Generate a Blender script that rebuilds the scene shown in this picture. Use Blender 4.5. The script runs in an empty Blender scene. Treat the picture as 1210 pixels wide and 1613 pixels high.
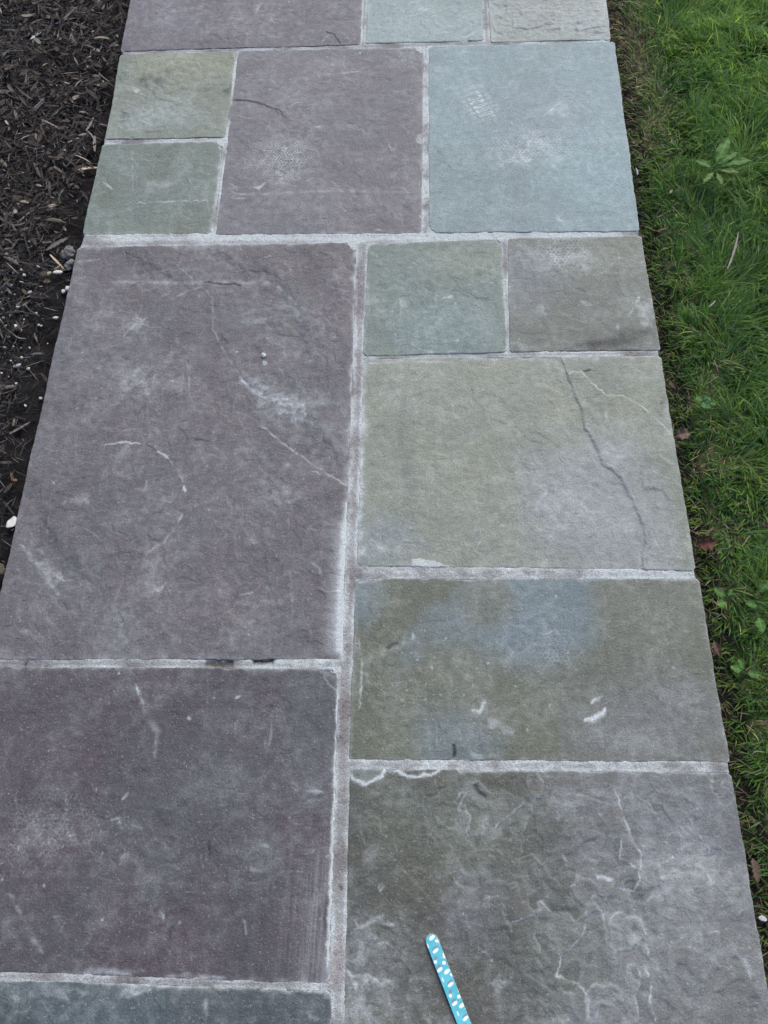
import bpy, math, random
import numpy as np

# ------------------------------------------------------------------ camera, light, exposure
scene = bpy.context.scene
COL = scene.collection
IN = 0.0254
PITCH, ROLL, YAW = 1.15869443, -0.0673492346, -0.0720010447
CAMPOS = np.array([0.711158087, -1.19451946, 1.27288777])
FPX, CX, CY = 1211.0, 605.0, 806.5

def _axes():
    f = np.array([math.sin(YAW)*math.cos(PITCH), math.cos(YAW)*math.cos(PITCH), -math.sin(PITCH)])
    r = np.array([math.cos(YAW), -math.sin(YAW), 0.0]); u = np.cross(r, f)
    return r*math.cos(ROLL)+u*math.sin(ROLL), -r*math.sin(ROLL)+u*math.cos(ROLL), f
RV, UV, FV = _axes()

cam_d = bpy.data.cameras.new('camera'); cam = bpy.data.objects.new('camera', cam_d); COL.objects.link(cam)
from mathutils import Matrix, Vector
M4 = Matrix.Identity(4)
for i in range(3):
    M4[i][0] = RV[i]; M4[i][1] = UV[i]; M4[i][2] = -FV[i]; M4[i][3] = CAMPOS[i]
cam.matrix_world = M4
cam_d.sensor_fit = 'VERTICAL'; cam_d.sensor_height = 36.0; cam_d.sensor_width = 27.0
cam_d.lens = 36.0*FPX/1613.0
cam_d.clip_start = 0.02; cam_d.clip_end = 2000.0
scene.camera = cam

SUN_EL, SUN_AZ = math.radians(46), math.radians(25)      # azimuth measured from +y (ahead) towards +x
world = bpy.data.worlds.new('World'); scene.world = world; world.use_nodes = True
wn = world.node_tree
bg = next(n for n in wn.nodes if n.type == 'BACKGROUND')
sky = wn.nodes.new('ShaderNodeTexSky'); sky.sky_type = 'NISHITA'; sky.sun_disc = False
sky.sun_elevation = SUN_EL; sky.sun_rotation = SUN_AZ
sky.air_density = 1.0; sky.dust_density = 3.0; sky.ozone_density = 1.0
wn.links.new(sky.outputs['Color'], bg.inputs['Color']); bg.inputs['Strength'].default_value = 0.13
sun_d = bpy.data.lights.new('sun', 'SUN'); sun = bpy.data.objects.new('sun', sun_d); COL.objects.link(sun)
sun_d.energy = 1.3; sun_d.angle = math.radians(24); sun_d.color = (1.0, 0.97, 0.93)
sd = Vector((math.sin(SUN_AZ)*math.cos(SUN_EL), math.cos(SUN_AZ)*math.cos(SUN_EL), math.sin(SUN_EL)))
sun.rotation_euler = sd.to_track_quat('Z', 'Y').to_euler()
vs = scene.view_settings
scene.display_settings.display_device = 'sRGB'
vs.view_transform = 'Standard'; vs.look = 'None'; vs.gamma = 1.0; vs.use_curve_mapping = False
vs.exposure = 0.80
ILLUM = np.array([1.40, 1.42, 1.52])      # radiance of a white horizontal sheet under this light; used to turn seen colours into albedo

# ------------------------------------------------------------------ maths helpers
rng = np.random.default_rng(7); random.seed(7)

def gp(px, py, z=0.0):
    """photo pixel -> point on the horizontal plane z"""
    px = np.asarray(px, float); py = np.asarray(py, float)
    d = FV[None, :] + ((px.reshape(-1)-CX)/FPX)[:, None]*RV[None, :] - ((py.reshape(-1)-CY)/FPX)[:, None]*UV[None, :]
    t = (z-CAMPOS[2])/d[:, 2]
    P = CAMPOS[None, :]+d*t[:, None]
    return P[0] if px.ndim == 0 else P

def lin(c):
    c = np.asarray(c, float)/255.0
    return np.where(c <= 0.04045, c/12.92, ((c+0.055)/1.055)**2.4)
def alb(c):
    return np.clip(lin(c)/ILLUM, 0.0, 0.85)

_perm = np.random.default_rng(3).permutation(1024)
_gang = np.random.default_rng(4).random(1024)*2*np.pi
_gx, _gy = np.cos(_gang), np.sin(_gang)
def perlin(x, y, seed=0):
    x = x+seed*17.31; y = y-seed*9.77
    xi = np.floor(x).astype(np.int64); yi = np.floor(y).astype(np.int64)
    xf = x-xi; yf = y-yi
    u = xf*xf*xf*(xf*(xf*6-15)+10); v = yf*yf*yf*(yf*(yf*6-15)+10)
    def g(ix, iy, dx, dy):
        h = _perm[(_perm[ix & 1023]+iy) & 1023]
        return _gx[h]*dx+_gy[h]*dy
    a = g(xi, yi, xf, yf); b = g(xi+1, yi, xf-1, yf)
    c = g(xi, yi+1, xf, yf-1); d = g(xi+1, yi+1, xf-1, yf-1)
    return ((a+(b-a)*u)*(1-v)+(c+(d-c)*u)*v)*1.5
def fbm(x, y, f, seed=0, octv=4, gain=0.5):
    s = 0; a = 1.0; n = 0
    for i in range(octv):
        s = s+a*perlin(x*f, y*f, seed+i*3.1); n += a; a *= gain; f *= 2.03
    return s/n*1.4
def ridge(x, y, f, seed=0, octv=3):
    s = 0; a = 1.0; n = 0
    for i in range(octv):
        s = s+a*(1-np.abs(perlin(x*f, y*f, seed+i*2.7))*1.6); n += a; a *= 0.55; f *= 2.1
    return s/n
def sst(a, b, x):
    t = np.clip((x-a)/(b-a), 0, 1); return t*t*(3-2*t)

def polydist(X, Y, pts):
    """distance, signed side, 0..1 position along a polyline"""
    pts = np.asarray(pts, float)
    best = np.full(X.shape, 1e9); side = np.zeros(X.shape); tt = np.zeros(X.shape)
    L = np.concatenate([[0], np.cumsum(np.linalg.norm(np.diff(pts, axis=0), axis=1))]); tot = L[-1]+1e-9
    for k in range(len(pts)-1):
        a, b = pts[k], pts[k+1]; e = b-a; l2 = e@e+1e-12
        t = np.clip(((X-a[0])*e[0]+(Y-a[1])*e[1])/l2, 0, 1)
        dx = X-a[0]-t*e[0]; dy = Y-a[1]-t*e[1]
        d = np.sqrt(dx*dx+dy*dy); m = d < best
        best = np.where(m, d, best)
        side = np.where(m, np.sign(e[0]*dy-e[1]*dx), side)
        tt = np.where(m, (L[k]+t*math.sqrt(l2))/tot, tt)
    return best, side, tt

# ------------------------------------------------------------------ mesh helpers
def new_mesh(name, V, faces, col=None, smooth=True, mat=None):
    """faces: list of int arrays (n,3) or (n,4)"""
    me = bpy.data.meshes.new(name)
    faces = [np.asarray(f, np.int32) for f in faces if len(f)]
    nv = len(V); me.vertices.add(nv); me.vertices.foreach_set('co', np.asarray(V, np.float32).ravel())
    loops = np.concatenate([f.ravel() for f in faces])
    tot = np.concatenate([np.full(len(f), f.shape[1], np.int32) for f in faces])
    start = np.concatenate([[0], np.cumsum(tot)[:-1]]).astype(np.int32)
    me.loops.add(len(loops)); me.loops.foreach_set('vertex_index', loops)
    me.polygons.add(len(tot)); me.polygons.foreach_set('loop_start', start); me.polygons.foreach_set('loop_total', tot)
    me.polygons.foreach_set('use_smooth', np.full(len(tot), smooth, bool))
    me.update(calc_edges=True)
    if col is not None:
        at = me.attributes.new('col', 'FLOAT_COLOR', 'POINT')
        c = np.ones((nv, 4), np.float32); c[:, :3] = col
        at.data.foreach_set('color', c.ravel())
    if mat is not None: me.materials.append(mat)
    return me
def link(name, me, parent=None):
    o = bpy.data.objects.new(name, me); COL.objects.link(o)
    if parent is not None: o.parent = parent
    return o
def tag(o, label=None, cat=None, group=None, kind=None):
    if label: o['label'] = label
    if cat: o['category'] = cat
    if group: o['group'] = group
    if kind: o['kind'] = kind
    return o
def empty(name, loc, label, cat, group=None, rz=0.0):
    o = bpy.data.objects.new(name, None); COL.objects.link(o)
    o.empty_display_size = 0.02; o.location = loc; o.rotation_euler = (0, 0, rz)
    return tag(o, label, cat, group)
def grid_faces(nu, nv, base=0):
    i = np.arange(nv-1)[:, None]*nu+np.arange(nu-1)[None, :]+base
    return np.stack([i, i+1, i+1+nu, i+nu], -1).reshape(-1, 4)

# ------------------------------------------------------------------ materials
def attr_mat(name, rough=0.7, spec=0.3, grain=None, bump=None, transl=0.0, specks=None, cleft=None):
    """vertex pigment x procedural grain; grain = [(scale, low, high)], bump = [(scale, distance)]"""
    m = bpy.data.materials.new(name); m.use_nodes = True
    nt = m.node_tree; N = nt.nodes; Lk = nt.links
    b = next(n for n in N if n.type == 'BSDF_PRINCIPLED'); out = next(n for n in N if n.type == 'OUTPUT_MATERIAL')
    at = N.new('ShaderNodeAttribute'); at.attribute_name = 'col'
    tc = N.new('ShaderNodeTexCoord')
    c = at.outputs['Color']
    for sc, lo, hi in (grain or []):
        nz = N.new('ShaderNodeTexNoise'); nz.inputs['Scale'].default_value = sc; nz.inputs['Detail'].default_value = 3
        nz.inputs['Roughness'].default_value = 0.65
        Lk.new(tc.outputs['Object'], nz.inputs['Vector'])
        mr = N.new('ShaderNodeMapRange'); mr.inputs['From Min'].default_value = 0.28; mr.inputs['From Max'].default_value = 0.72
        mr.inputs['To Min'].default_value = lo; mr.inputs['To Max'].default_value = hi
        Lk.new(nz.outputs['Fac'], mr.inputs['Value'])
        mx = N.new('ShaderNodeMix'); mx.data_type = 'RGBA'; mx.blend_type = 'MULTIPLY'; mx.inputs['Factor'].default_value = 1.0
        Lk.new(c, mx.inputs[6]); Lk.new(mr.outputs['Result'], mx.inputs[7]); c = mx.outputs[2]
    for sc, lo, hi, rgb, amt in (specks or []):
        nz = N.new('ShaderNodeTexNoise'); nz.inputs['Scale'].default_value = sc; nz.inputs['Detail'].default_value = 2
        nz.inputs['Roughness'].default_value = 0.7
        Lk.new(tc.outputs['Object'], nz.inputs['Vector'])
        mr = N.new('ShaderNodeMapRange'); mr.inputs['From Min'].default_value = lo; mr.inputs['From Max'].default_value = hi
        mr.inputs['To Min'].default_value = 0.0; mr.inputs['To Max'].default_value = amt
        Lk.new(nz.outputs['Fac'], mr.inputs['Value'])
        mx = N.new('ShaderNodeMix'); mx.data_type = 'RGBA'
        Lk.new(mr.outputs['Result'], mx.inputs['Factor']); Lk.new(c, mx.inputs[6]); mx.inputs[7].default_value = (*rgb, 1); c = mx.outputs[2]
    Lk.new(c, b.inputs['Base Color'])
    b.inputs['Roughness'].default_value = rough
    b.inputs['Specular IOR Level'].default_value = spec
    nrm = None
    if cleft:
        mp = N.new('ShaderNodeMapping'); mp.inputs['Rotation'].default_value = (0, 0, -0.6); mp.inputs['Scale'].default_value = (cleft[0], cleft[1], 60)
        Lk.new(tc.outputs['Object'], mp.inputs['Vector'])
        nz = N.new('ShaderNodeTexNoise'); nz.noise_type = 'RIDGED_MULTIFRACTAL'; nz.inputs['Scale'].default_value = 1.0; nz.inputs['Detail'].default_value = 5; nz.inputs['Roughness'].default_value = .6
        Lk.new(mp.outputs['Vector'], nz.inputs['Vector'])
        bp = N.new('ShaderNodeBump'); bp.inputs['Strength'].default_value = 1.0; bp.inputs['Distance'].default_value = cleft[2]
        Lk.new(nz.outputs['Fac'], bp.inputs['Height']); nrm = bp.outputs['Normal']
    for sc, dist in (bump or []):
        nz = N.new('ShaderNodeTexNoise'); nz.inputs['Scale'].default_value = sc; nz.inputs['Detail'].default_value = 4
        nz.inputs['Roughness'].default_value = 0.6
        Lk.new(tc.outputs['Object'], nz.inputs['Vector'])
        bp = N.new('ShaderNodeBump'); bp.inputs['Strength'].default_value = 1.0; bp.inputs['Distance'].default_value = dist
        Lk.new(nz.outputs['Fac'], bp.inputs['Height'])
        if nrm is not None: Lk.new(nrm, bp.inputs['Normal'])
        nrm = bp.outputs['Normal']
    if nrm is not None: Lk.new(nrm, b.inputs['Normal'])
    if transl > 0:
        tr = N.new('ShaderNodeBsdfTranslucent'); Lk.new(c, tr.inputs['Color'])
        mixs = N.new('ShaderNodeMixShader'); mixs.inputs['Fac'].default_value = transl
        Lk.new(b.outputs[0], mixs.inputs[1]); Lk.new(tr.outputs[0], mixs.inputs[2]); Lk.new(mixs.outputs[0], out.inputs['Surface'])
    return m
MAT_STONE = attr_mat('bluestone', 0.62, 0.35, [(480, 0.74, 1.26), (60, 0.92, 1.08)], [(240, 0.0014), (620, 0.0010)], 0.0,
                    [(260, .60, .74, (.36, .38, .41), .4), (210, .36, .26, (.035, .035, .038), .35)], (45, 85, .0007))
MAT_MORTAR = attr_mat('mortar', 0.85, 0.2, [(520, 0.62, 1.38), (160, 0.88, 1.12)], [(330, 0.0022), (1000, 0.0008)], 0.0, [(330, .37, .29, (.10, .095, .09), .6)])
MAT_SOIL = attr_mat('soil', 0.9, 0.15, [(180, 0.6, 1.4)], [(120, 0.004), (400, 0.002)])
MAT_BARK = attr_mat('bark', 0.75, 0.25, [(350, 0.7, 1.3)], [(500, 0.0008)])
MAT_BLADE = attr_mat('grass_blade', 0.45, 0.35, None, None, 0.5)
MAT_LEAF = attr_mat('weed_leaf', 0.6, 0.2, [(260, 0.85, 1.15)], [(350, 0.0004)], 0.25)
MAT_DRY = attr_mat('dry_matter', 0.75, 0.2, [(400, 0.75, 1.25)], [(500, 0.0005)])
MAT_PEBBLE = attr_mat('pale_pebble', 0.8, 0.2, [(500, 0.8, 1.15)], [(600, 0.0008)])
MAT_FILE = attr_mat('grit_paper', 0.7, 0.25, [(2500, 0.88, 1.1)], [(3000, 0.0002)])
MAT_FOAM = attr_mat('file_core', 0.6, 0.3, None, None)

# ------------------------------------------------------------------ crop frames in which features were read off the photo
FR = {'p': (0, 0, 1), '1': (0, 0, 3.025), '2': (330, 0, 3.27), '3': (640, 0, 3.184), '5': (0, 370, 3.75), '6': (540, 350, 2.327),
      'Y': (540, 560, 2.123), 'M': (540, 880, 1.952), 'D': (520, 1180, 1.754), 'B': (0, 1020, 2.161), 'L': (0, 360, 2.086), 'J': (440, 1000, 2.63)}
def W(fr, pts):
    ox, oy, s = FR[fr]; p = np.asarray(pts, float).reshape(-1, 2)
    return gp(p[:, 0]/s+ox, p[:, 1]/s+oy)[:, :2]

WHITE = np.array([205, 213, 220]); DARK = np.array([48, 46, 48])

def apply_feats(X, Y, Z, A, feats, seed):
    """A: dict of pigment weights: e (white salts), d (dark dirt, and shade painted along ledges), list of tinted masks"""
    wx = X+0.0022*perlin(X*90, Y*90, seed+1)+0.0012*perlin(X*260, Y*260, seed+2)
    wy = Y+0.0022*perlin(X*90, Y*90, seed+3)+0.0012*perlin(X*260, Y*260, seed+4)
    brk = np.clip(0.62+1.1*perlin(X*55, Y*55, seed+5), 0.08, 1.25)
    spk = np.clip(0.75+1.0*fbm(X, Y, 60, seed+6, 4, .75), 0, 1.7)
    film = fbm(X, Y, 48, seed+17, 5, .7)
    wxb = X+0.018*fbm(X, Y, 22, seed+11, 3); wyb = Y+0.018*fbm(X, Y, 22, seed+14, 3)
    for f in feats:
        k = f[0]; o = f[3] if len(f) > 3 else {}
        P = W(f[1], f[2])
        lo = P.min(0)-0.14; hi = P.max(0)+0.14
        m = (X > lo[0]) & (X < hi[0]) & (Y > lo[1]) & (Y < hi[1])
        if not m.any(): continue
        if k in ('scarp', 'line', 'crack'):
            x, y = wx[m], wy[m]
            d, s, t = polydist(x, y, P)
            end = sst(0, .06, t)*sst(1, .94, t) if o.get('fade', True) else 1.0
        if k == 'scarp':        # a broken layer: one side stands higher
            h = o.get('h', 0.0012); wd = o.get('w', 0.0012)
            Z[m] += h*np.tanh(s*d/wd)*0.5*np.exp(-d/o.get('fall', 0.03))*end*(0.5+0.5*brk[m])
            A['e'][m] += 1.6*o.get('e', 0.22)*np.exp(-(d/o.get('ew', 0.0013))**2)*end*brk[m]
            A['d'][m] += o.get('d', 0.0)*np.exp(-(d/o.get('dw', 0.0016))**2)*end
        elif k == 'line':       # chalky scratch or salt line
            g = np.exp(-(d/(o.get('w', 0.0016)*.75*((.45+.75*np.sin(np.pi*np.clip(t, .02, .98))) if len(P) < 6 and o.get('w', 0) < .006 else 1.0)))**2)
            A['e'][m] += o.get('e', 0.5)*g*end*(brk[m] if o.get('brk', True) else 1.0)
        elif k == 'crack':
            g = np.exp(-(d/o.get('w', 0.0014))**2)*end
            Z[m] -= o.get('h', 0.0025)*g
            A['d'][m] += o.get('d', 0.7)*g
        elif k in ('blot', 'dblot', 'tint', 'spot'):
            rx, ry = o['r']; c = P[0]; an = o.get('a', 0.0)
            x = (wxb[m] if o.get('warp', True) else wx[m])-c[0]; y = (wyb[m] if o.get('warp', True) else wy[m])-c[1]
            ca, sa = math.cos(an), math.sin(an)
            q = np.sqrt(((x*ca+y*sa)/rx)**2+((-x*sa+y*ca)/ry)**2)
            if k == 'blot':
                w = np.exp(-q**2); A['e'][m] += o.get('e', 0.3)*(.14*w+.50*sst(.34, .60, w*.68+.42*film[m]))*spk[m]
            elif k == 'spot': A['e'][m] += .65*o.get('e', 0.8)*sst(1.0, .55, q)
            elif k == 'dblot': A['d'][m] += o.get('d', 0.3)*np.exp(-q**2)*(0.5+0.5*spk[m])
            else:
                w = np.zeros(X.shape); w[m] = o.get('e', 0.6)*sst(1.0+o.get('soft', .35), 1.0-o.get('soft', .35), q)
                A['t'].append((w, o['c']))
        elif k == 'ptint':
            pass
        elif k == 'poly':       # filled flake outline
            x, y = wx[m], wy[m]; ins = np.zeros(x.shape, bool); j = len(P)-1
            for i in range(len(P)):
                c1 = (P[i, 1] > y) != (P[j, 1] > y)
                ins ^= c1 & (x < (P[j, 0]-P[i, 0])*(y-P[i, 1])/(P[j, 1]-P[i, 1]+1e-12)+P[i, 0]); j = i
            d, s, t = polydist(x, y, np.vstack([P, P[:1]]))
            w = np.where(ins, 1, 0)*sst(0, 0.002, d)
            if 'c' in o:
                ww = np.zeros(X.shape); ww[m] = w*o.get('e', .6); A['t'].append((ww, o['c']))
            else: A['e'][m] += o.get('e', .6)*w
            Z[m] += o.get('h', 0.0)*w
        elif k == 'streaks':    # salts dragged along one direction
            rx, ry = o['r']; c = P[0]; an = o.get('a', 0.0); ca, sa = math.cos(an), math.sin(an)
            x0, y0 = X[m]-c[0], Y[m]-c[1]; x = x0*ca+y0*sa; y = -x0*sa+y0*ca
            fall = np.exp(-((x/rx)**2+(y/ry)**2)**1.3)
            A['e'][m] += o.get('e', .5)*np.clip(.15+.9*fbm(x, y*.03, 70, seed+19, 4, .8), 0, 1.2)*fall
        elif k == 'hex':        # chalk print of a honeycomb shoe sole
            rx, ry = o['r']; c = P[0]; s = o.get('s', 0.0085)
            x, y = wx[m]-c[0], wy[m]-c[1]
            fall = np.exp(-((x/rx)**2+(y/ry)**2)**1.5)
            h = np.array([s, s*1.7320508])
            def cell(ax, ay):
                ax = (ax+h[0]/2) % h[0]-h[0]/2; ay = (ay+h[1]/2) % h[1]-h[1]/2
                ax, ay = np.abs(ax), np.abs(ay)
                return h[0]/2-np.maximum(ax, ax*0.5+ay*0.8660254)
            e = np.maximum(cell(x, y), cell(x-h[0]/2, y-h[1]/2))
            A['e'][m] += o.get('e', .5)*sst(0.0013, 0.0002, e)*fall*np.clip(.45+.35*brk[m]+1.5*film[m], 0, 1)*.85
        elif k == 'tread':      # chalk print of a lugged sole: rows of blocks
            c = P[0]; an = o['a']; ca, sa = math.cos(an), math.sin(an)
            x0, y0 = wx[m]-c[0], wy[m]-c[1]; x = x0*ca+y0*sa; y = -x0*sa+y0*ca
            rr = np.floor(y/0.012); inb = (np.abs((y/0.015) % 1-.5) < .33)
            col_ = np.abs(x) < 0.018; out = (np.abs(x) > 0.023) & (np.abs(x) < 0.037)
            g = (col_*(1-0.75*((np.abs(x) < .011) & (np.abs((y/0.015) % 1-.5) < .15)))+0.4*out)*inb*np.exp(-((x/0.045)**6+(y/o['l'])**4))
            A['e'][m] += o.get('e', .55)*g*np.clip(.35+.5*brk[m]+1.1*film[m], 0.05, 1)

# ------------------------------------------------------------------ flagstones
STONES = []; CORNERS = []       # world quads, for the mortar
def ext(a, b, Yin, fr='p'):
    """continue the photo edge a->b on the ground to the cross line at Yin inches"""
    p = W(fr, [a, b]); t = (Yin*IN-p[0, 1])/(p[1, 1]-p[0, 1])
    return p[0]+(p[1]-p[0])*t

def edge_coords(L, sp=0.0015):
    n = max(4, int(round((L-0.008)/sp)))
    mid = np.linspace(0.004, L-0.004, n)
    return np.concatenate([[0, 0.0007, 0.0015, 0.0026], mid, [L-0.0026, L-0.0015, L-0.0007, L]])/L

def flagstone(label, quad, base, seed, feats=(), tints=(), z=(0, 0, 0, 0), cloud=0.25, mott=0.10, relief=1.0, cleft=(18, 30), edge=(.35, .35, .35, .35),
              ew=0.0032, chip=1.0, streak=0.0, veins=(.07, 5.5, .025, .00035), vein_mask=None, corner=(.003, .003, .003, .003), salt=0.16):
    """quad = TL, TR, BR, BL on the ground; edge = salt smear along top, right, bottom, left"""
    Q = np.array(quad, float); cq = Q.mean(0); Q = cq+(Q-cq)*(1+0.0016/np.abs(Q-cq).mean(0)); STONES.append(Q)
    for kq in range(4):
        if corner[kq] > .006: CORNERS.append((Q[kq], corner[kq]))
    TL, TR, BR, BL = Q
    Lx = 0.5*(np.linalg.norm(TR-TL)+np.linalg.norm(BR-BL)); Ly = 0.5*(np.linalg.norm(BL-TL)+np.linalg.norm(BR-TR))
    u = edge_coords(Lx); v = edge_coords(Ly)
    U, Vv = np.meshgrid(u, v)
    X = (TL[0]*(1-U)+TR[0]*U)*(1-Vv)+(BL[0]*(1-U)+BR[0]*U)*Vv
    Y = (TL[1]*(1-U)+TR[1]*U)*(1-Vv)+(BL[1]*(1-U)+BR[1]*U)*Vv
    # wandering cut edges
    dl, dr, dt, db = U*Lx, (1-U)*Lx, Vv*Ly, (1-Vv)*Ly
    def wob(s, sd): return 0.0016*perlin(s*9, s*0+sd, seed)+0.0009*perlin(s*45, s*0+sd, seed+1)+0.0006*perlin(s*160, s*0+sd, seed+2)
    X = X+wob(Vv*Ly, 1.3)*np.exp(-dl/0.01)+wob(Vv*Ly, 5.1)*np.exp(-dr/0.01)
    Y = Y+wob(U*Lx, 8.7)*np.exp(-dt/0.01)+wob(U*Lx, 12.9)*np.exp(-db/0.01)
    shp = X.shape
    Z = (z[0]*(1-U)+z[1]*U)*(1-Vv)+(z[3]*(1-U)+z[2]*U)*Vv
    fx, fy = cleft
    Xr, Yr = X*.75+Y*.66, Y*.75-X*.66
    Z = Z+relief*(0.0012*fbm(X, Y, 5, seed+20, 3)+0.0006*ridge(X*fx/20, Y*fy/20, 14, seed+24)+0.0016*fbm(Xr*.35, Yr, 9, seed+26, 4)+0.0004*fbm(X, Y, 70, seed+28, 3))
    lay = fbm(X, Y, 6, seed+33, 4)*3.0                       # thin split layers
    Z = Z+relief*0.0007*(np.floor(lay)+sst(.42, .58, lay-np.floor(lay)))
    lf = np.abs(lay-np.floor(lay)-.5)
    rim = sst(0, .028, np.minimum(np.minimum(dl, dr), np.minimum(dt, db)))
    flat_ = (z[0]*(1-U)+z[1]*U)*(1-Vv)+(z[3]*(1-U)+z[2]*U)*Vv
    Z = flat_+(Z-flat_)*(.22+.78*rim)
    A = {'e': np.zeros(shp), 'd': np.zeros(shp), 't': []}
    n1 = fbm(X, Y, 5, seed+40, 4); n2 = fbm(X, Y, 16, seed+44, 4); n3 = fbm(X, Y, 60, seed+48, 3); n4 = perlin(X*190, Y*190, seed+50)
    A['e'] += relief*salt*0.3*np.exp(-(lf/0.04)**2)*np.clip(n2+0.15, 0, 1)*1.4
    A['e'] += salt*np.clip(n1*0.35+n2*0.45+n3*0.55+0.02, 0, 1.2)
    # fine pale specks and scratches
    A['e'] += 0.55*sst(0.60, 0.74, perlin(X*130, Y*130, seed+52)*0.8+n1*0.22)*0.55
    sp2 = perlin(X*240, Y*240, seed+54); A['d'] += 0.25*sst(.62, .8, sp2)
    r_ = np.random.default_rng(int(seed*10)+5)
    nscr = int((16+16*relief)*Lx*Ly/0.36)
    extra = []
    for _ in range(nscr):
        a0 = r_.random(2); cxy = (TL*(1-a0[0])+TR*a0[0])*(1-a0[1])+(BL*(1-a0[0])+BR*a0[0])*a0[1]
        an = r_.random()*math.pi; ln = 0.004+0.04*r_.random()**2.5; bend = (r_.random()-.5)*3.0
        pts = [cxy+ln*(t-.5)*np.array([math.cos(an+bend*(t-.5)), math.sin(an+bend*(t-.5))]) for t in (0, .5, 1)]
        extra.append((np.array(pts), 0.06+0.38*r_.random()**4, 0.0008+0.0008*r_.random()))
    for P, s_, w_ in extra:
        m = (np.abs(X-P[1, 0]) < .04) & (np.abs(Y-P[1, 1]) < .04)
        if m.any():
            d, s, t = polydist(X[m]+.0012*n4[m], Y[m]+.0012*n3[m], P); A['e'][m] += s_*np.exp(-(d/w_)**2)*sst(0, .25, t); Z[m] += relief*.0006*s*np.tanh(d/.0006)*np.exp(-d/.006)*(s_ < .3)
    # edges of thin split flakes: wavy contours, a tiny step with salts caught on its lip
    def flakes(x, y): return fbm(x, y, veins[1], seed+120, 4, .5)
    xw, yw = X+.004*perlin(X*40, Y*40, seed+130), Y+.004*perlin(X*40, Y*40, seed+131)
    f0 = flakes(xw, yw); hh = .0012
    gr = np.hypot(flakes(xw+hh, yw)-f0, flakes(xw, yw+hh)-f0)/hh+4.0
    mk = np.clip(sst(-.15, .35, fbm(X, Y, 7, seed+140, 3)), 0, 1)
    if vein_mask is not None:
        ww = np.zeros(X.shape)
        for pt, rx, ry in vein_mask:
            q = W('D', [pt])[0]; ww = np.maximum(ww, np.exp(-((X-q[0])/rx)**2-((Y-q[1])/ry)**2))
        mk = np.clip(.12+1.2*ww, 0, 1)*(.5+.5*mk)
    for lv in (-.15, .2):
        dd_ = (f0-lv)/gr; g = np.clip(.25+1.6*fbm(X, Y, 30, seed+150+lv*10, 3), 0, 1.2)
        A['e'] += veins[0]*1.6*np.exp(-(dd_/.0011)**2)*mk*g
        Z += min(relief, 1.2)*veins[3]*np.tanh(dd_/.0012)*np.exp(-np.abs(dd_)/.012)*mk*rim
        A['e'] += veins[2]*sst(-.001, .001, dd_)*np.exp(-np.abs(dd_)/.02)*mk
    apply_feats(X, Y, Z, A, feats, seed)
    # salt smeared off the joints on to the rims
    for dd, st, sdv in ((dt, edge[0], 2.2), (dr, edge[1], 6.6), (db, edge[2], 9.1), (dl, edge[3], 4.4)):
        if st > 0:
            along = U*Lx if sdv in (2.2, 9.1) else Vv*Ly
            wv = ew*np.clip(0.8+1.5*perlin(along*9, along*0+sdv, seed+60)+0.8*perlin(along*40, along*0+sdv, seed+61), 0.08, 3)
            A['e'] += st*np.exp(-(dd/wv)**1.5)*np.clip(0.8+0.9*n3, 0.15, 1.4)
    # worn arrises, spalls, rounded corners
    de = np.minimum(np.minimum(dl, dr), np.minimum(dt, db))
    Z -= 0.0009*np.exp(-de/0.0009)
    cp = fbm(X, Y, 26, seed+66, 3)
    Z -= chip*0.0012*sst(.38, .62, cp)*np.exp(-(de/0.005)**2)
    A['e'] += 0.10*chip*sst(.38, .5, cp)*np.exp(-(de/0.005)**2)
    for (dx, dy, r) in ((dl, dt, corner[0]), (dr, dt, corner[1]), (dr, db, corner[2]), (dl, db, corner[3])):
        if r > 0:
            q = dx+dy-r*(1+0.5*perlin(X*120, Y*120, seed+70)); Z -= 0.012*sst(0.0015, -0.0025, q)
            A['e'] += 0.5*np.exp(-(np.clip(q, 0, 1)/0.004)**2)
    # pigment
    c = np.ones(shp+(3,))*alb(base)
    for col_, f, th, st in tints:
        w = st*sst(th-.22, th+.22, fbm(X, Y, f, seed+80+f, 4)+0.12*n3)
        c = c*(1-w[..., None])+alb(col_)*w[..., None]
    for w, col_ in A['t']:
        w = np.clip(w, 0, 1)[..., None]; c = c*(1-w)+alb(col_)*w
    c = c*(1+cloud*0.55*n1+cloud*0.5*n2+mott*n3+mott*0.9*n4)[..., None]
    if streak > 0:
        c = c*(1+streak*fbm(X*0.25, Y*2.2, 22, seed+90, 4))[..., None]
    e = np.clip(A['e'], 0, 0.95)[..., None]; dk = np.clip(A['d'], 0, 0.92)[..., None]
    c = c*(1-e)+alb(WHITE)*e
    c = c*(1-dk)+alb(DARK)*dk
    c = np.clip(c, 0.01, 0.8)
    nu, nv = len(u), len(v)
    V = np.stack([X, Y, Z], -1).reshape(-1, 3); C = c.reshape(-1, 3)
    idx = np.arange(nu*nv).reshape(nv, nu)
    ring = np.concatenate([idx[0, :-1], idx[:-1, -1], idx[-1, :0:-1], idx[:0:-1, 0]])
    n0 = len(V); nr = len(ring)
    top2 = V[ring].copy(); mid = V[ring].copy(); mid[:, 2] -= 0.012
    cen = V[:, :2].mean(0)
    mid[:, :2] += 0.0016*np.stack([perlin(mid[:, 0]*70, mid[:, 1]*70, seed+95), perlin(mid[:, 0]*70, mid[:, 1]*70, seed+96)], 1)
    bot = V[ring].copy(); bot[:, 2] = -0.038
    V = np.vstack([V, top2, mid, bot]); C = np.vstack([C, C[ring]*.9, C[ring]*.8, C[ring]*.7])
    a = np.arange(nr); b = (a+1) % nr
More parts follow.
